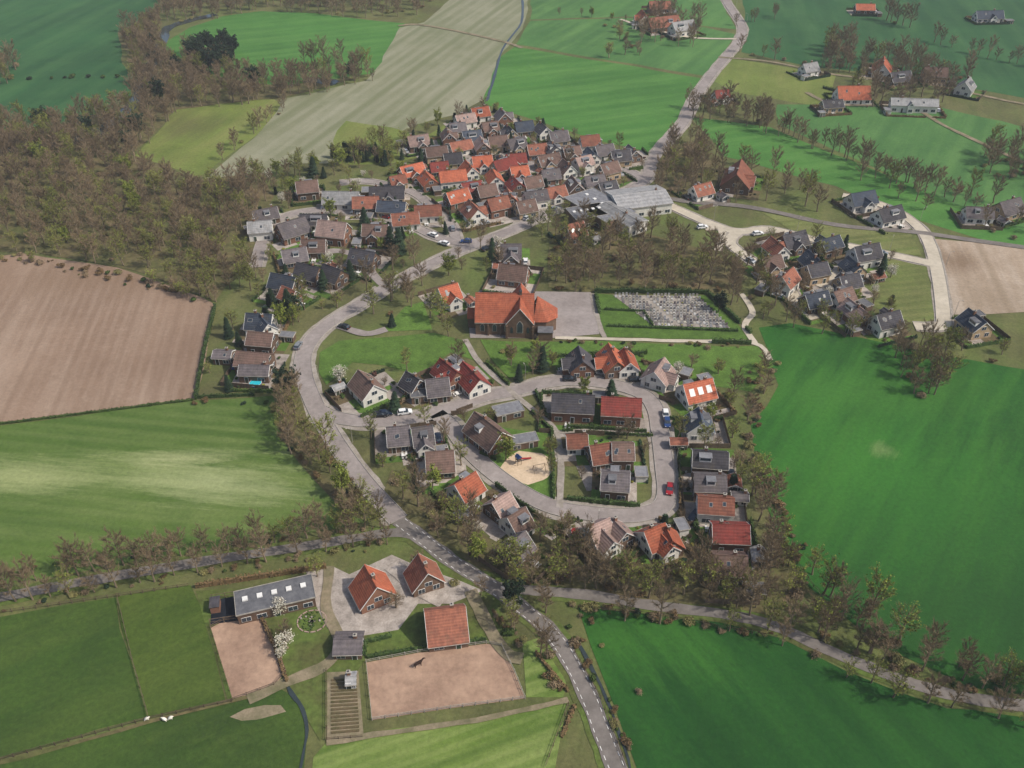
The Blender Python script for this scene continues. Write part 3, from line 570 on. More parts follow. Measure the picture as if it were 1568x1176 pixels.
# ---------------------------------------------------------------- vegetation templates
def rv(r,s=1): return Vector((r.gauss(0,s),r.gauss(0,s),r.gauss(0,s)))
def tree_mesh(name,seed,h,cr,ntw,nleaf,tw='twig',lf='bud',lsz=.2,asc=1.0,tww=1.12):
    r=random.Random(seed); b=MB(); segs=[]
    th=h*.25; top=Vector((r.uniform(-.5,.5),r.uniform(-.5,.5),h*.88)); mid=Vector((r.uniform(-.25,.25),r.uniform(-.25,.25),th))
    b.limb((0,0,-.2),mid,.24,.17,M['bark'],7); b.limb(mid,top,.17,.03,M['bark'],6); segs.append((mid.lerp(top,.5),top,2))
    nl=r.randint(14,17)
    for i in range(nl):
        t=i/nl*.85; p=mid.lerp(top,t); az=2*math.pi*(i*.382)+r.uniform(-.5,.5)
        prof=(1.0-.55*max(0,t-.25)/.75)*(.7+.6*min(t,.5)); ln=cr*prof*r.uniform(.7,1.15); up=ln*r.uniform(.6,1.25)*asc
        q=p+Vector((math.cos(az)*ln*.5,math.sin(az)*ln*.5,up*.4)); e=p+Vector((math.cos(az+.2)*ln,math.sin(az+.2)*ln,up))
        b.limb(p,q,.075,.05,M['bark'],4); b.limb(q,e,.05,.015,M['bark'],3); segs+= [(q,e,2),(p,q,.8)]
        for k in range(4):
            s=p.lerp(q,r.uniform(.4,1)) if k<2 else q.lerp(e,r.uniform(0,.9))
            d=Vector((math.cos(az+r.uniform(-1.4,1.4)),math.sin(az+r.uniform(-1.4,1.4)),r.uniform(.4,1.6))).normalized()*cr*r.uniform(.3,.55)
            b.limb(s,s+d,.028,.008,M['bark'],3); segs.append((s,s+d,2))
    T_=M[tw]; LM=M[lf]; cen=Vector((0,0,h*.45)); ends=[]
    wts=[w for _,_,w in segs]
    for i in range(ntw):
        s=r.choices(segs,wts)[0]; p=s[0].lerp(s[1],r.uniform(.1,1.05)); d=(p-cen).normalized()*.6+rv(r,.5)+Vector((0,0,.6)); d.normalize()
        L=r.uniform(.4,1.2); sd=d.orthogonal().normalized(); sd=(Matrix.Rotation(r.uniform(0,6.28),3,d)@sd)*r.uniform(.014,.032)*tww
        b.face([p-sd,p+sd,p+d*L],T_); ends.append(p+d*L*r.uniform(.4,1))
    for i in range(nleaf):
        p=r.choice(ends)+rv(r,.18); n=rv(r).normalized(); a=n.orthogonal().normalized()*lsz*r.uniform(.4,1.1); c=n.cross(a)*.8
        b.face([p-a,p-c,p+a,p+c],LM)
    return b.mesh(name)
def bush_mesh(name,seed,rad,h,mat,n=700,sz=.22):
    r=random.Random(seed); b=MB(); lobes=[(Vector((r.uniform(-.5,.5)*rad,r.uniform(-.5,.5)*rad,h*r.uniform(.35,.75))),r.uniform(.35,.6)*rad) for _ in range(6)]
    for i in range(6): b.limb((0,0,0),lobes[i][0],.06,.03,M['bark'],3)
    for i in range(n):
        c,rr=r.choice(lobes); d=rv(r).normalized(); p=c+Vector((d.x,d.y,d.z*h/(2.0*rad)))*rr*r.uniform(.6,1.15)
        if p.z<.05: p.z=r.uniform(.05,.3)
        nn=(d+rv(r,.5)).normalized(); a=nn.orthogonal().normalized()*sz*r.uniform(.6,1.2); q=nn.cross(a)
        b.face([p-a,p-q*.8,p+a,p+q*.8],M[mat])
    return b.mesh(name)
def conifer_mesh(name,seed,h,rad,mat='conifer',col=False):
    r=random.Random(seed); b=MB(); b.limb((0,0,0),(0,0,h*.95),.2,.03,M['bark'],6)
    for i in range(1500):
        t=r.random()**1.4; z=h*(.1+.9*t); rr=rad*((1-t)**(.45 if col else .85))*(.8+.25*math.sin(t*34+seed))*r.uniform(.5,1.08)+.05; a=r.uniform(0,6.28)
        p=Vector((rr*math.cos(a),rr*math.sin(a),z)); o=Vector((math.cos(a),math.sin(a),-.35 if not col else .6)); s=Vector((-math.sin(a),math.cos(a),0))*r.uniform(.12,.26)
        b.face([p-s,p+o*r.uniform(.3,.7),p+s,p-o*.2+Vector((0,0,.15))],M[mat])
    return b.mesh(name)
T={'bare':[tree_mesh('bare_tree_a',s,h,c,n,0,asc=a) for s,h,c,n,a in ((1,10.5,2.7,2000,1.1),(2,9.5,2.4,1800,1.3),(3,11.5,2.9,2200,1.2),(4,9,3.0,2000,.8))],
 'bud':[tree_mesh('budding_tree_a',s,h,c,n,l,'twig2') for s,h,c,n,l in ((5,10,2.7,1500,350),(6,10.5,2.9,1600,550),(7,9,2.6,1300,300))],
 'green':[tree_mesh('green_tree_a',s,h,c,900,l,'twig2','bud',.26) for s,h,c,l in ((8,8,2.7,1700),(9,9,2.9,1900))],
 'small':[tree_mesh('small_tree_a',s,5.5,1.9,750,l,'twig',asc=.8) for s,l in ((10,0),(11,350))],
 'blossom':[tree_mesh('blossom_tree_a',12,4.4,1.8,500,1000,'twig','blossom',.15,.7)],
 'conifer':[conifer_mesh('conifer_a',13,9,2.1),conifer_mesh('conifer_b',14,7,1.7),conifer_mesh('cypress_a',15,5.5,1.0,'conifer',True)],
 'pine':[tree_mesh('pine_a',16,10,2.9,600,2600,'twig','conifer',.32)],
 'shrub':[bush_mesh('shrub_a',17,1.4,1.6,'green'),bush_mesh('shrub_b',18,1.1,1.3,'green',500),bush_mesh('shrub_c',19,1.2,1.5,'conifer',600)],
 'brush':[bush_mesh('brush_a',24,1.8,1.8,'twig',420,.16),bush_mesh('brush_b',25,1.6,1.5,'twig2',420,.16),bush_mesh('brush_c',26,1.5,1.6,'bhedge',420,.16)],
 'shrubb':[bush_mesh('shrub_d',20,1.2,1.5,'blossom',400,.14),bush_mesh('shrub_e',21,1.1,1.3,'yellow',500),bush_mesh('shrub_f',22,1.1,1.4,'purple',500),bush_mesh('shrub_g',23,1.4,1.7,'bhedge',500)]}
NM={'bare':'bare_tree','bud':'budding_tree','green':'leafy_tree','small':'young_tree','blossom':'blossom_tree','conifer':'conifer_tree','pine':'pine_tree','shrub':'garden_shrub','shrubb':'garden_shrub','brush':'undergrowth'}
cnt=[0]
def plant(kind,x,y,parent=None,sc=1.0,r=R,name=None):
    o=bpy.data.objects.new(name or NM[kind],r.choice(T[kind])); scene.collection.objects.link(o)
    s=sc*r.uniform(.72,1.2); o.location=(x,y,0); o.rotation_euler=(r.uniform(-.06,.06),r.uniform(-.06,.06),r.uniform(0,6.28)); o.scale=(s,s*r.uniform(.85,1.15),s*r.uniform(.85,1.15))
    if parent: o.parent=parent
    cnt[0]+=1; return o
def inpoly(x,y,P):
    c=False; j=len(P)-1
    for i in range(len(P)):
        if (P[i][1]>y)!=(P[j][1]>y) and x<(P[j][0]-P[i][0])*(y-P[i][1])/(P[j][1]-P[i][1])+P[i][0]: c=not c
        j=i
    return c
def pick(mixd): return R.choices(list(mixd),list(mixd.values()))[0]
def wood(px,sp,mixd,sc=1.0,zz=4,name='woodland',group=True,dens=1.0,hm=.8,rm=.4):
    P=[S(x,y,zz) for x,y in px]; x0=min(p[0] for p in P);x1=max(p[0] for p in P);y0=min(p[1] for p in P);y1=max(p[1] for p in P)
    par=empty(name) if group else None
    y=y0;k=0
    while y<y1:
        x=x0+(k%2)*sp/2
        while x<x1:
            X=x+R.uniform(-.48,.48)*sp; Y=y+R.uniform(-.48,.48)*sp
            gap=noise.noise(Vector((X*.045,Y*.045,5)))
            if R.random()<dens*(1.15+gap*1.1 if group else 1) and inpoly(X,Y,P) and not inhouse(X,Y,hm) and not near(X,Y,rm): plant(pick(mixd),X,Y,par,sc)
            x+=sp
        y+=sp*.87;k+=1
def row(px,sp,mixd,sc=1.0,jit=1.0,name='tree_row',group=False,drop=.1):
    Q=[S(*p) for p in px]; par=empty(name) if group else None; d=0
    for i in range(len(Q)-1):
        a,c=Q[i],Q[i+1]; L=math.hypot(c[0]-a[0],c[1]-a[1])
        while d<L:
            x=a[0]+(c[0]-a[0])*d/L+R.gauss(0,jit); y=a[1]+(c[1]-a[1])*d/L+R.gauss(0,jit)
            if R.random()>drop and not inhouse(x,y,.8): plant(pick(mixd),x,y,par,sc)
            d+=sp*R.uniform(.7,1.3)
        d-=L
B1={'bare':6,'bud':2,'green':.2,'brush':1.5}; B2={'bare':6,'bud':2.5,'green':.3,'pine':.15,'brush':3}; B3={'bare':6,'bud':1,'brush':1.5}
wood([(-160,215),(60,210),(130,215),(215,245),(300,275),(385,255),(410,290),(385,360),(375,420),(328,452),(200,400),(50,372),(-160,372)],5.6,{'bare':6,'bud':3,'green':.3,'brush':1})
wood([(180,45),(240,12),(250,75),(300,95),(430,110),(560,92),(572,115),(430,145),(270,160),(205,235),(100,225),(-120,235),(-120,195),(100,175),(195,150),(205,100)],6.4,{'bare':7,'bud':1.5,'pine':.3},1.1)
wood([(280,70),(350,60),(370,95),(300,110)],6,{'pine':5,'conifer':2,'bare':2},1.1)
wood([(240,-40),(720,-40),(640,14),(560,20),(400,6),(280,30),(240,20)],8,B3,1.2)
wood([(845,335),(900,338),(960,345),(1020,350),(1090,370),(1130,395),(1115,435),(900,432),(850,430),(828,370)],5.6,B2,1.05)
wood([(1003,215),(1060,195),(1110,230),(1108,290),(1010,292),(995,250)],5.8,B3,1.1)
wood([(1105,385),(1150,390),(1200,430),(1190,468),(1120,470)],6,B1)
wood([(418,545),(440,560),(470,640),(535,725),(600,775),(575,800),(500,760),(430,660)],4.6,B2,1.05,dens=1.1)
wood([(560,690),(620,740),(700,770),(750,800),(850,850),(890,880),(860,905),(800,895),(740,865),(660,800),(585,750)],4.6,B2,1.05,dens=1.1)
wood([(820,800),(880,820),(960,850),(1080,865),(1180,880),(1190,915),(1000,905),(860,880)],4.4,B2,1.08,dens=1.15)
wood([(1160,535),(1195,540),(1188,590),(1150,640),(1160,690),(1200,740),(1208,820),(1250,885),(1205,900),(1158,760),(1140,660)],4.6,B2,1.0,dens=1.1)
wood([(1190,895),(1250,885),(1330,920),(1450,980),(1650,1030),(1650,1075),(1400,1035),(1250,965)],5.4,{'bare':4,'bud':2,'brush':3},1.1,dens=.9)
wood([(1378,512),(1450,515),(1468,560),(1430,605),(1365,575)],4.4,B3)
wood([(1262,58),(1312,62),(1305,110),(1268,105)],6,B3,1.2); wood([(1320,75),(1400,80),(1500,110),(1430,160),(1310,150)],8,B3,1.2,dens=.8); wood([(1495,210),(1640,225),(1640,290),(1510,250)],6,B3,1.2)
wood([(380,262),(470,238),(640,195),(650,225),(560,240),(480,265),(400,300)],7,{'bare':3,'bud':3,'conifer':1,'blossom':.4,'green':1},dens=.8)
wood([(525,222),(600,230),(598,240),(525,232)],3.5,{'conifer':1},.6)
wood([(540,395),(640,380),(660,440),(600,480),(548,468)],6.5,B3,1.1)
wood([(640,460),(700,480),(705,515),(650,505)],6.5,{'bare':2,'bud':2})
wood([(375,420),(470,430),(490,470),(440,500),(420,500),(385,470)],6,{'conifer':2,'bud':2,'pine':1,'green':1})
wood([(1040,600),(1150,580),(1140,640),(1090,620)],6,B2)
wood([(1040,830),(1090,860),(1190,820),(1200,880),(1155,900),(1040,885)],5.2,B2)
wood([(760,510),(840,520),(850,575),(790,590)],8,{'bare':2,'green':1,'conifer':1,'brush':2})
wood([(980,5),(1080,20),(1070,65),(970,55)],9,B3,1.2,dens=.8); wood([(1090,235),(1160,240),(1250,280),(1260,320),(1120,300)],8,B1,1.1,dens=.8)
wood([(1220,260),(1300,290),(1560,360),(1560,340),(1420,290),(1300,250)],10,B3,dens=.35)
wood([(1150,430),(1250,480),(1420,500),(1560,520),(1560,545),(1400,520),(1250,500),(1165,480)],6.0,{'bare':2,'small':3,'bud':2,'brush':3},.85,dens=.85)
wood([(470,760),(600,790),(590,815),(480,815)],6,B2)
wood([(715,880),(800,905),(870,960),(850,1000),(780,960)],6,B2,.95,dens=.9)
gm={'small':5,'bare':1,'bud':1.2,'green':.6,'conifer':1.8,'blossom':.7}
for pl in ([(380,300),(640,190),(735,155),(990,230),(980,290),(860,330),(740,420),(600,400),(480,400),(400,390)],[(500,560),(720,530),(900,520),(1100,540),(1150,640),(1160,800),(1140,880),(900,860),(780,830),(600,720),(520,640)],[(1160,340),(1380,380),(1370,490),(1200,470)],[(320,470),(430,480),(430,580),(310,590)],[(380,400),(540,380),(560,450),(420,480)]):
    wood(pl,8.0,gm,.85,3,group=False,dens=.85,hm=1.2,rm=1)
wood([(310,885),(700,850),(760,920),(720,985),(560,1000),(480,1010),(330,940)],12,{'small':5,'bare':2,'bud':1,'blossom':.3},.9,3,group=False,hm=1.5,rm=1,dens=.8)
for k,x,y,s in (('blossom',430,932,1.0),('blossom',441,985,1.1),('blossom',432,1000,.8),('blossom',733,806,.9),('blossom',520,575,1),('pine',785,925,1.0),('pine',545,770,.9),('conifer',600,492,1.1),('conifer',612,380,1.2),('conifer',598,375,1.2),('conifer',480,262,1.3),('conifer',830,560,1),('pine',1100,470,1.0)):
    p=S(x,y+8); plant(k,p[0],p[1],None,s)
row([(-80,912),(150,874),(300,850),(450,826),(590,806)],3.8,{'bare':5,'bud':1},.98,.4); row([(-80,942),(150,905),(300,878),(450,850),(600,832)],5.0,{'bare':5,'bud':1},.95,.4)
row([(870,888),(960,905),(1080,922),(1180,940),(1260,975),(1340,1008),(1430,1042),(1600,1070)],4.4,{'bare':4,'bud':2},1.05,1); row([(900,935),(1100,960),(1190,980)],7,B2,1,1.0); row([(1190,985),(1300,1040),(1440,1088),(1600,1108)],6,B2,.95,1)
row([(1050,165),(1130,178),(1250,220),(1380,278),(1480,318),(1600,362)],4.5,{'bare':1},1.1,.8); row([(1055,178),(1160,195),(1290,245),(1400,290)],6,{'bare':1},1.05,1.5)
row([(640,870),(690,885),(730,915),(770,945),(830,985),(860,1020)],5.5,B2,.85,1.5); row([(760,870),(830,925),(860,965)],5.0,B2,.95,1.5)
row([(1430,65),(1480,82),(1560,100),(1620,110)],6,{'bare':1},1.1,1); row([(860,25),(960,32)],10,{'bare':1,'green':2},.6,2); row([(0,205),(180,200)],6,B3,1.2,2); row([(1130,80),(1260,105)],8,B3,1.1,1)
row([(50,122),(180,118)],8,{'shrub':1},1.2,1); row([(-50,110),(0,130),(25,100)],5,B3,1.4,2); row([(470,100),(540,95)],4,{'bare':1},1.3,1.5); row([(1470,295),(1568,330)],7,B2,1.1,1.5)
row([(1355,30),(1400,45)],4,B3,1.5,2); row([(440,165),(330,250)],5,B1,.9,1); row([(30,400),(180,418),(310,462)],4,{'shrub':1,'brush':3,'small':2},1,1); row([(1120,170),(1160,190),(1200,210)],5,B3,1.2,2)
row([(930,40),(975,75),(940,95)],7,{'brush':2,'small':2},1.2,2); row([(1140,40),(1200,20)],9,B3,1,3); row([(300,620),(420,615),(440,680),(500,750)],4,{'brush':3,'shrub':1},.8,1)
row([(1190,840),(1250,905),(1350,990)],6,B2,.95,2); row([(975,1060),(885,935)],9,{'brush':3},.7,1)
def hedge(Q,w,h,mat,name='garden_hedge'):
    b=MB(); r=R
    for i in range(len(Q)-1):
        a,c=Q[i],Q[i+1]; L=math.hypot(c[0]-a[0],c[1]-a[1]); an=math.atan2(c[1]-a[1],c[0]-a[0]); n=max(1,int(L/3))
        for j in range(n):
            mx=a[0]+(c[0]-a[0])*(j+.5)/n; my=a[1]+(c[1]-a[1])*(j+.5)/n
            if near(mx,my,.1) : continue
            hh=h*r.uniform(.85,1.12); b.box((mx,my,hh*.42),(L/n+.03,w*.6,hh*.84),M[mat],an+r.uniform(-.03,.03))
            for k in range(int(L/n*14)):
                u=r.uniform(-.5,.5)*L/n; v=r.choice([-1,1])*w*.5*r.uniform(.6,1.2); z=r.uniform(.1,1.05)*hh
                if r.random()<.5: z=hh*r.uniform(.85,1.15); v=r.uniform(-.5,.5)*w
                p=Vector((mx+u*math.cos(an)-v*math.sin(an),my+u*math.sin(an)+v*math.cos(an),z)); nn=(rv(r,.7)+Vector((0,0,.6))).normalized(); q=nn.orthogonal().normalized()*r.uniform(.12,.27); s=nn.cross(q)
                b.face([p-q,p-s,p+q,p+s],M[mat])
    if b.v: b.obj(name)
def H_(px,w=1,h=1.5,mat='hedge',name='hedge'): hedge([S(*p) for p in px],w,h,mat,name)
H_([(912,452),(925,520),(1150,527)],1.2,1.6); H_([(910,448),(1085,450)],1.5,2); H_([(1085,452),(1150,512)],1.2,1.8); H_([(930,500),(1000,503),(1130,508)],.8,1.0); H_([(925,475),(985,478),(1000,500)],.6,1)
H_([(300,612),(313,540),(330,470)],1,1.6); H_([(300,610),(390,606)],.8,1.2); H_([(0,650),(296,613)],.8,.7,'green','field_edge_hedge')
H_([(795,612),(845,660),(848,765)],.9,1.3); H_([(868,765),(925,772),(998,778)],1,1.6); H_([(868,655),(990,662)],.9,1.3); H_([(838,582),(900,576)],.9,1.2); H_([(820,600),(838,640)],.8,1.2)
H_([(563,1008),(640,996),(745,982)],1,1.2); H_([(440,1045),(420,990),(400,945)],.8,1.2,'bhedge'); H_([(600,975),(560,985),(558,1005)],1,1.2); H_([(820,1000),(870,1060)],.7,.8,'bhedge')
H_([(300,900),(500,870)],1.0,1.6,'bhedge'); H_([(740,660),(735,690)],.8,1); H_([(860,1130),(880,1080)],.8,.6,'bhedge'); H_([(1260,135),(1330,155)],1,1.5); H_([(525,225),(600,240)],1.5,3,'conifer'); H_([(690,655),(735,695),(760,705)],.8,1.2)
for i in range(420):
    seg=R.choice([[(870,930),(1190,975)],[(640,830),(850,970)],[(430,610),(560,770)],[(0,880),(560,810)],[(0,930),(600,832)],[(1190,960),(1568,1085)],[(1160,560),(1150,680)],[(1160,700),(1240,900)],[(840,520),(1150,530)],[(0,392),(330,460)],[(870,960),(960,1150)],[(720,900),(860,1060)]])
    t=R.random(); p=S(seg[0][0]+(seg[1][0]-seg[0][0])*t+R.gauss(0,6),seg[0][1]+(seg[1][1]-seg[0][1])*t+R.gauss(0,4))
    if not near(p[0],p[1],.6) and not inhouse(*p,.8): plant(R.choice(['shrub','brush','brush','brush','brush']),p[0],p[1],None,R.uniform(.4,.9),name='roadside_shrub')
# ---------------------------------------------------------------- cars
def car_mesh(col):
    b=MB(); c=CARC[col]; Wd=1.75; h0,h2=.3,1.45
    b.prism([(-2.15,-Wd/2,h0),(2.1,-Wd/2,h0),(2.15,-Wd/2,.65),(1.1,-Wd/2,.9),(-2.05,-Wd/2,.95),(-2.15,-Wd/2,.6)],(0,Wd,0),c)
    w0,w1=Wd/2-.06,Wd/2-.24
    lo=[(-2.0,.93),(1.05,.89)]
    A=[(lo[0][0],-w0,lo[0][1]),(lo[1][0],-w0,lo[1][1]),(.2,-w1,h2-.04),(-1.55,-w1,h2-.04)]; Bm=[(x,-y,z) for x,y,z in A]
    b.face(A,M['glass']); b.face(Bm[::-1],M['glass']); b.face([A[1],Bm[1],Bm[2],A[2]],M['glass']); b.face([A[0],A[3],Bm[3],Bm[0]],M['glass'])
    b.prism([(.28,-w1-.02,h2-.04),(.28,w1+.02,h2-.04),(-1.6,w1+.02,h2-.04),(-1.6,-w1-.02,h2-.04)],(0,0,.06),c)
    for s in (-1,1):
        b.prism([(-.45,s*w0,.92),(-.35,s*w0,.92),(-.40,s*w1,h2-.03),(-.5,s*w1,h2-.03)],(0,s*.03,0),c)
        for x in (-1.35,1.35):
            pts=[(x+.33*math.cos(t*math.pi/5),s*(Wd/2-.2),.33+.33*math.sin(t*math.pi/5)) for t in range(10)]; b.prism(pts,(0,s*.23,0),M['tyre'])
            b.prism([(x+.18*math.cos(t*math.pi/3),s*(Wd/2+.03),.33+.18*math.sin(t*math.pi/3)) for t in range(6)],(0,s*.015,0),M['conc'])
        b.box((2.13,s*.6,.68),(.06,.35,.15),M['white']); b.box((-2.13,s*.65,.72),(.06,.25,.18),CARC['red']); b.box((.75,s*(Wd/2+.06),.98),(.15,.14,.12),c)
    return b.mesh('parked_car')
CM={k:car_mesh(k) for k in CARC}
def car(x,y,col,ang=None,z=.3):
    o=bpy.data.objects.new('parked_car',CM[col]); scene.collection.objects.link(o); o.location=(x,y,z-.02); o.rotation_euler=(0,0,roadangle(x,y) if ang is None else ang); foot.append((x,y,o.rotation_euler[2],4.3,1.8))
for (x,y,c) in [(620,634,'white'),(583,638,'black'),(527,503,'black'),(457,532,'grey'),(1021,650,'blue'),(1019,638,'white'),(1025,752,'red'),(1062,793,'dblue'),(745,383,'black'),(693,352,'grey'),(808,336,'silver'),(762,378,'white'),(872,583,'black'),
    (1228,470,'silver'),(663,362,'white'),(850,322,'grey'),(888,818,'red'),(903,572,'black'),(918,573,'grey'),(1003,575,'white'),(545,328,'white'),(590,334,'red'),(620,343,'black'),(500,320,'silver'),(714,372,'blue'),(680,375,'white'),
    (1160,360,'white'),(1270,378,'black'),(1350,390,'grey'),(1190,430,'red'),(1150,402,'silver'),(775,296,'grey'),(725,262,'white'),(800,252,'black'),(860,268,'white'),(900,262,'blue'),(850,218,'silver'),(770,215,'white'),(1075,350,'white'),(590,636,'dblue')]:
    p=S(x,y); car(p[0],p[1],c)
# ---------------------------------------------------------------- garden lots
LV=0
for (x,y,a,L,W) in lots:
    r=random.Random(int(x*31+y*17)); co,si=math.cos(a),math.sin(a); LV=(LV+1)%16
    def G(u,v): return (x+u*co-v*si,y+u*si+v*co)
    ex=r.uniform(2.2,4); ey=r.uniform(3.5,6.5); xs=[-L/2-ex,-L*.1,L/2+ex]; b=MB()
    for sgn in (-1,1):
        for i in (0,1):
            v0=0; v1=W/2+ey
            k=r.choices(['lawn','terrace','soil'],[5,4,2])[0]; split=r.uniform(.55,.8)*v1
            for (va,vb,kk) in ((v0,split,r.choice(['terrace','terrace','soil','lawn'])),(split,v1,k)):
                q=[G(xs[i],sgn*va),G(xs[i+1],sgn*va),G(xs[i+1],sgn*vb),G(xs[i],sgn*vb)]
                if sgn<0: q=q[::-1]
                b.face([(p[0],p[1],.025+LV*.004) for p in q],M[kk])
    b.obj('garden')
    cs=[G(xs[0],-W/2-ey),G(xs[2],-W/2-ey),G(xs[2],W/2+ey),G(xs[0],W/2+ey)]
    for i in range(4):
        k=r.random(); p,q=cs[i],cs[(i+1)%4]
        if any(inhouse(p[0]*t+q[0]*(1-t),p[1]*t+q[1]*(1-t),.3) for t in (.15,.3,.5,.7,.85)): continue
        if k<.5: hedge([p,q],.7,r.uniform(.9,1.7),r.choice(['hedge','hedge','green','bhedge','conifer']))
        elif k<.75:
            L2=math.dist(p,q); fb=MB(); n=int(L2/1.8)+1; an=math.atan2(q[1]-p[1],q[0]-p[0])
            for j in range(n):
                t=(j+.5)/n; X=p[0]+(q[0]-p[0])*t;Y=p[1]+(q[1]-p[1])*t
                if near(X,Y,.5): continue
                fb.box((X,Y,.9),(L2/n-.12,.05,1.6),M['wood'],an); fb.box((X-math.cos(an)*L2/n/2,Y-math.sin(an)*L2/n/2,.95),(.1,.1,1.9),M['wood'],an)
            if fb.v: fb.obj('garden_fence')
    for i in range(r.randint(6,11)):
        u=r.uniform(xs[0],xs[2]); v=r.choice([-1,1])*r.uniform(W/2+.8,W/2+ey); X,Y=G(u,v)
        if not inhouse(X,Y,.6) and not near(X,Y,.5): plant(r.choice(['shrub','shrub','brush','shrubb']),X,Y,None,r.uniform(.35,.8),r,'garden_shrub')
    if r.random()<.8:
        u=r.choice([-1,1])*(L/2+r.uniform(1.5,2.5)); v=r.choice([-1,1])*(W/2+r.uniform(1.5,3)); X,Y=G(u,v)
        if not inhouse(X,Y,1.8) and not near(X,Y,1.8): 
            st=r.random()
            house(X,Y,a+r.choice([0,math.pi/2]),r.uniform(2.8,5),r.uniform(2.4,3.2),r.choice(['grey','brick','dark','light']),r.choice(['brown','white','brown']),2.1,.5,name='garden_shed',style='flat' if st<.55 else 'g',dorm=False,lot=False)
    if r.random()<.4:
        u=r.choice([-1,1])*(L/2+1.6); X,Y=G(u,r.uniform(-1,1)*W*.3)
        if not inhouse(X,Y,1.0) and not near(X,Y,0): car(X,Y,r.choice(list(CARC)),a+math.pi/2,.13)
    if r.random()<.35:
        X,Y=G(r.uniform(-.3,.3)*L,-(W/2+2)); 
        if not inhouse(X,Y,.8) and not near(X,Y,.8):
            f=MB(); z0=.1; f.box((0,0,z0+.72),(1.6,.9,.05),M['white'])
            for i,j in ((-.7,-.35),(.7,-.35),(-.7,.35),(.7,.35)): f.box((i,j,z0+.35),(.06,.06,.7),M['white'])
            for i,j in ((-.5,-.9),(.5,-.9),(-.5,.9),(.5,.9)): f.box((i,j,z0+.42),(.5,.5,.06),M['white']); f.box((i,j*1.25,z0+.7),(.5,.05,.55),M['white']); f.box((i,j,z0+.2),(.4,.4,.4),M['wood'])
            f.obj('garden_table',None,(X,Y,0),a)
# ---------------------------------------------------------------- cemetery
b=MB(); P=[S(*p) for p in [(938,452),(1068,454),(1118,503),(1000,499)]]
def bil(u,v): return tuple(P[0][k]*(1-u)*(1-v)+P[1][k]*u*(1-v)+P[2][k]*u*v+P[3][k]*(1-u)*v for k in (0,1))
b.face([(*bil(0,0),.03+zc[0]),(*bil(1,0),.03+zc[0]),(*bil(1,1),.03+zc[0]),(*bil(0,1),.03+zc[0])][::-1],M['walk'])
gms=[M['stone1'],M['conc'],M['flat'],M['stone1'],M['r_grey'],M['conc']]
for i in range(11):
    for j in range(24):
        if R.random()<.12 or j in (7,8,16): continue
        x,y=bil((j+.5)/24+R.uniform(-.003,.003),(i+.5)/11); m=R.choice(gms)
        b.box((x,y,.22),(.8,1.7,.18),m); b.box((x,y+.85,.55+R.uniform(0,.2)),(.7,.14,.85+R.uniform(-.2,.3)),R.choice(gms))
        if R.random()<.3: b.box((x,y-.3,.4),(.4,.4,.25),M[R.choice(['green','blossom','yellow'])])
b.obj('gravestones')
# ---------------------------------------------------------------- playground
pc=S(808,716); pts=[(pc[0]+math.cos(t*.314)*(7.0+.6*math.sin(t*1.3)),pc[1]+math.sin(t*.314)*(6.4+.5*math.cos(t*2.1))) for t in range(20)]
q=[S(*p) for p in [(712,668),(740,650),(800,660),(845,665),(850,765),(800,745),(760,715)]]
sheet('playground_lawn',None,M['lawn'],.195,q,0); sheet('playground_sand',None,M['sand2'],.202,pts,0)
s=empty('playground_slide',(pc[0]-2,pc[1]+1.5,.2),.6); b=MB(); b.prism([(0,-.3,1.8),(3.2,-.3,.3),(3.6,-.3,.3),(3.6,-.3,.22),(3.2,-.3,.22),(0,-.3,1.7)],(0,.6,0),CARC['red']); b.obj('chute',s)
b=MB(); b.box((-.6,0,1.75),(1.2,1.2,.1),M['wood'])
for i in (-1.15,-.05):
    for j in (-.55,.55): b.box((i,j,1.3),(.1,.1,2.6),M['wood'])
b.prism([(-1.3,-.8,2.6),(.1,-.8,2.6),(-.6,-.8,3.3)],(0,1.6,0),CARC['blue']); b.obj('tower',s)
s=empty('playground_swing',(pc[0]+3,pc[1]-1.5,.2),.3); b=MB()
for i in (-1.6,1.6):
    b.limb((i,-.9,0),(i,0,2.3),.06,.06,M['wood']); b.limb((i,.9,0),(i,0,2.3),.06,.06,M['wood'])
b.limb((-1.7,0,2.3),(1.7,0,2.3),.06,.06,M['wood']); b.obj('frame',s); b=MB()
for i in (-.8,.8):
    b.box((i,0,.5),(.45,.2,.04),M['tyre']); b.limb((i-.2,0,.5),(i-.2,0,2.3),.015,.015,M['tyre'],4); b.limb((i+.2,0,.5),(i+.2,0,2.3),.015,.015,M['tyre'],4)
b.obj('seats',s)
p=S(393,587); b=MB(); n=20
ring=lambda r_,z_:[(r_*math.cos(2*math.pi*i/n),r_*math.sin(2*math.pi*i/n),z_) for i in range(n)]
A=ring(1.9,0);Bq=ring(1.9,.9);C=ring(1.75,.9);D=ring(1.75,.75)
for i in range(n):
    j=(i+1)%n; b.face([A[i],A[j],Bq[j],Bq[i]],CARC['blue']); b.face([Bq[i],Bq[j],C[j],C[i]],M['white']); b.face([C[i],C[j],D[j],D[i]],CARC['blue'])
b.face(D,M['pool']); b.obj('swimming_pool',None,(p[0],p[1]-1,.12))
p=S(345,935); b=MB(); b.box((0,0,.15),(6,7,.1),M['bluedark'])
for i in (-3,0,3):
    for j in (-3.5,3.5): b.box((i,j,1),(.12,.12,2),M['wood'])
for j in (-3.5,3.5): b.box((0,j,1.9),(6,.08,.1),M['wood']); b.box((0,j,1.0),(6,.06,.08),M['wood'])
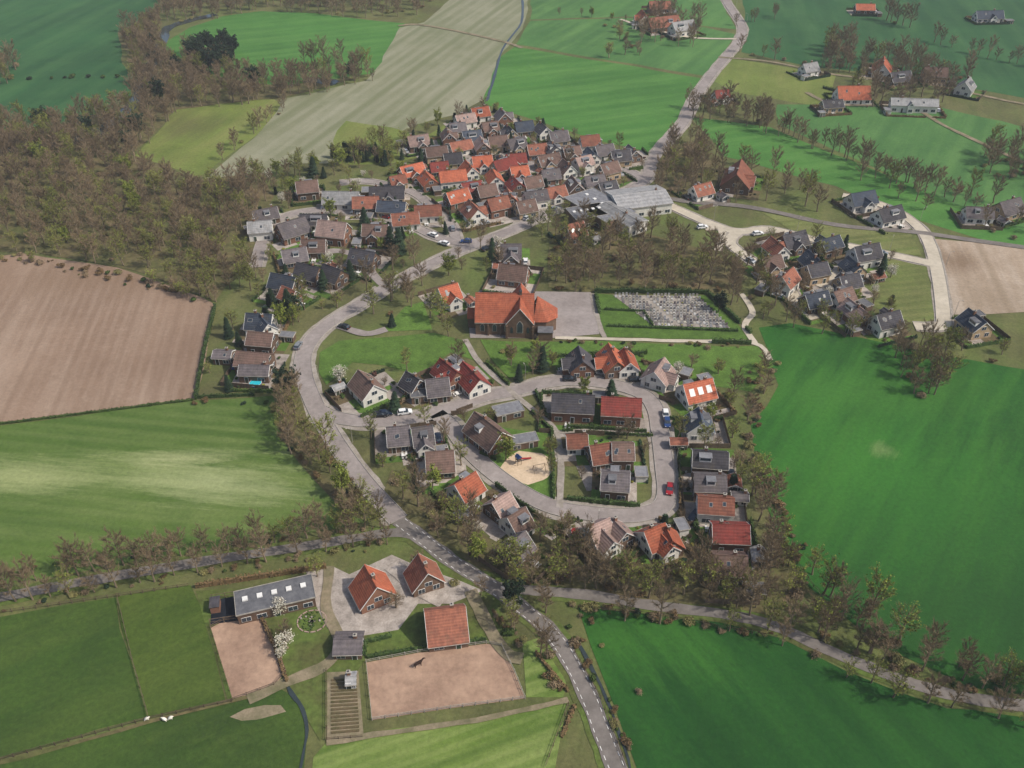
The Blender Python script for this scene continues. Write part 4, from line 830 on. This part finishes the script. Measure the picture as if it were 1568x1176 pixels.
b.box((-2,1,1.1),(2,3,2.2),M['w_brick']); b.box((-2,1,2.25),(2.3,3.3,.12),M['r_dark']); b.obj('kennel_enclosure',None,(p[0],p[1],.05),.2)
p=S(478,952); b=MB()
for i in range(14):
    t=i*.449; b.box((3.2*math.cos(t),3*math.sin(t),.16),(1.1,.25,.2),M['r_pink'],t+1.57)
for i in range(60):
    r_=R.uniform(0,2.7); t=R.uniform(0,6.28); b.box((r_*math.cos(t),r_*math.sin(t),.24),(.35,.35,.3),M[R.choice(['green','hedge','terrace','green'])],R.random())
b.obj('flower_bed',None,(p[0],p[1],.05))
def fence(px,name='paddock_fence',mat='wood',h=1.25,closed=False):
    Q=[S(*p) for p in px]; 
    if closed: Q.append(Q[0])
    b=MB()
    for i in range(len(Q)-1):
        a,c=Q[i],Q[i+1]; L=math.dist(a,c); n=max(1,round(L/2.6)); an=math.atan2(c[1]-a[1],c[0]-a[0])
        for j in range(n):
            x=a[0]+(c[0]-a[0])*j/n; y=a[1]+(c[1]-a[1])*j/n; b.box((x,y,h/2),(.13,.13,h),M[mat],an)
        for z in (.55,1.05): b.box(((a[0]+c[0])/2,(a[1]+c[1])/2,z),(L,.05,.1),M[mat],an)
    b.obj(name)
fence([(561,1015),(640,1000),(745,986),(768,990),(788,1030),(804,1070),(690,1085),(570,1103)],closed=True,mat='conc')
fence([(323,962),(345,950),(402,946),(424,990),(438,1030),(420,1050),(357,1073)],closed=True)
fence([(355,1075),(228,1102),(0,1165),(-60,1180)],'field_fence'); fence([(180,914),(203,1010),(228,1098)],'field_fence'); fence([(885,932),(1000,943),(1190,978)],'field_fence'); fence([(500,1028),(500,1134),(556,1130)],'garden_fence'); fence([(0,940),(290,898)],'field_fence')
fence([(880,1000),(920,1070),(960,1176)],'field_fence'); fence([(1198,830),(1245,900),(1350,985)],'field_fence')
fence([(870,1080),(835,1176)],'field_fence')
b=MB(); A0=S(505,1040);A1=S(548,1038);A2=S(553,1122);A3=S(505,1126)
for i in range(15):
    t=(i+.5)/15; p=(A0[0]+(A3[0]-A0[0])*t,A0[1]+(A3[1]-A0[1])*t); q=(A1[0]+(A2[0]-A1[0])*t,A1[1]+(A2[1]-A1[1])*t)
    b.box(((p[0]+q[0])/2,(p[1]+q[1])/2,.22),(math.dist(p,q)-.6,.45,.16),M['soil'],math.atan2(q[1]-p[1],q[0]-p[0]))
b.obj('vegetable_beds')
def lamp(x,y):
    b=MB(); b.limb((0,0,0),(0,0,5.5),.07,.045,M['conc'],6); b.limb((0,0,5.4),(1.0,0,5.7),.04,.03,M['conc'],4); b.box((1.15,0,5.68),(.6,.22,.12),M['conc']); b.box((1.15,0,5.61),(.45,.16,.03),M['white'])
    b.obj('street_lamp',None,(x,y,.2),roadangle(x,y)+math.pi/2)
for ri,off in ((1,-4),(4,3.2),(10,2.8),(16,3.5),(19,3.5)):
    Q,_=roads[ri]; N=normals(Q); d=0
    for j in range(1,len(Q)):
        d+=math.dist(Q[j],Q[j-1])
        if d>32: d=0; lamp(Q[j][0]+N[j][0]*off,Q[j][1]+N[j][1]*off)
# ---------------------------------------------------------------- animals
def skin(name,verts,edges,rad,mat,loc,rot,sc=1):
    me=bpy.data.meshes.new(name); me.from_pydata([tuple(c*sc for c in v) for v in verts],edges,[]); me.materials.append(mat)
    o=bpy.data.objects.new(name,me); scene.collection.objects.link(o); o.location=loc; o.rotation_euler=(0,0,rot)
    m=o.modifiers.new('skin','SKIN'); m.use_smooth_shade=True
    for i,rr in enumerate(rad):
        s=me.skin_vertices[0].data[i]; s.radius=(rr[0]*sc,rr[1]*sc) if isinstance(rr,tuple) else (rr*sc,rr*sc); s.use_root=(i==0)
    ss=o.modifiers.new('sub','SUBSURF'); ss.levels=1; ss.render_levels=2; return o
HV=[(-.55,0,1.25),(0,0,1.2),(.5,0,1.25),(.85,0,1.55),(1.1,0,1.9),(1.35,0,1.85),(1.62,0,1.6),(-.78,0,1.3),(-.95,0,1.05),(-.98,0,.6)]
HE=[(0,1),(1,2),(2,3),(3,4),(4,5),(5,6),(0,7),(7,8),(8,9)]; HR=[(.3,.33),(.29,.33),(.27,.33),(.16,.22),(.12,.16),(.13,.14),(.08,.09),.12,.06,.05]
for sx,s in ((-.6,1),(-.6,-1),(.5,1),(.5,-1)):
    i=len(HV)
    if sx<0: L4=[(sx+.05,s*.17,.95),(sx-.18,s*.17,.55),(sx-.08,s*.17,.12),(sx,s*.17,.03)]; RR=[.14,.07,.05,.07]; root=0
    else: L4=[(sx+.02,s*.16,.9),(sx+.05,s*.16,.5),(sx+.03,s*.16,.12),(sx+.08,s*.16,.03)]; RR=[.11,.065,.05,.07]; root=2
    HV+=L4; HE+=[(root,i),(i,i+1),(i+1,i+2),(i+2,i+3)]; HR+=RR
for s in (-1,1): HV.append((1.15,s*.08,2.05)); HE.append((4,len(HV)-1)); HR.append(.03)
p=S(641,1021); skin('horse',HV,HE,HR,M['horse'],(p[0],p[1],.15),.5,1.05)
SV=[(-.35,0,.6),(0,0,.62),(.35,0,.62),(.52,0,.78),(.7,0,.72)]; SE=[(0,1),(1,2),(2,3),(3,4)]; SR=[.25,.28,.24,.12,.08]
for sx,s in ((-.32,1),(-.32,-1),(.32,1),(.32,-1)):
    i=len(SV); SV+=[(sx,s*.13,.35),(sx+(-.05 if sx<0 else .03),s*.13,.18),(sx,s*.13,.02)]; SE+=[(0 if sx<0 else 2,i),(i,i+1),(i+1,i+2)]; SR+=[.08,.045,.04]
for (x,y,a) in [(225,1103,.3),(253,1104,2.9),(261,1102,.2)]:
    p=S(x,y); skin('sheep',SV,SE,SR,M['wool'],(p[0],p[1],.06),a,1.15)
# ---------------------------------------------------------------- air: thin real haze layer over the landscape
hm=bpy.data.materials.new('haze_air'); hm.use_nodes=True; t=hm.node_tree; t.nodes.clear()
o_=t.nodes.new('ShaderNodeOutputMaterial'); v=t.nodes.new('ShaderNodeVolumeScatter'); v.inputs['Color'].default_value=(.86,.93,1,1); v.inputs['Density'].default_value=.00013; v.inputs['Anisotropy'].default_value=.0
t.links.new(v.outputs[0],o_.inputs['Volume'])
b=MB(); b.box((0,1500,120),(9000,7000,300),hm); hz=b.obj('haze')
# ---------------------------------------------------------------- light
sd=Vector((.72,-.22,.84)).normalized()
wd=bpy.data.worlds.new('World'); scene.world=wd; wd.use_nodes=True; nt=wd.node_tree
sky=nt.nodes.new('ShaderNodeTexSky'); sky.sky_type='NISHITA'; sky.sun_disc=False; sky.sun_elevation=math.asin(sd.z); sky.sun_rotation=math.atan2(sd.x,sd.y); sky.dust_density=3.0
nt.links.new(sky.outputs[0],nt.nodes['Background'].inputs[0]); nt.nodes['Background'].inputs[1].default_value=.14
ld=bpy.data.lights.new('sun','SUN'); ld.energy=3.7; ld.angle=math.radians(1.5); ld.color=(1,.95,.87); lo=bpy.data.objects.new('sun',ld); scene.collection.objects.link(lo)
lo.rotation_euler=sd.to_track_quat('Z','Y').to_euler(); lo.location=(200,-100,400)
scene.view_settings.view_transform='Standard'; scene.view_settings.look='None'; scene.view_settings.exposure=0
print('plants',cnt[0],'houses',nh[0],'objects',len(bpy.data.objects))
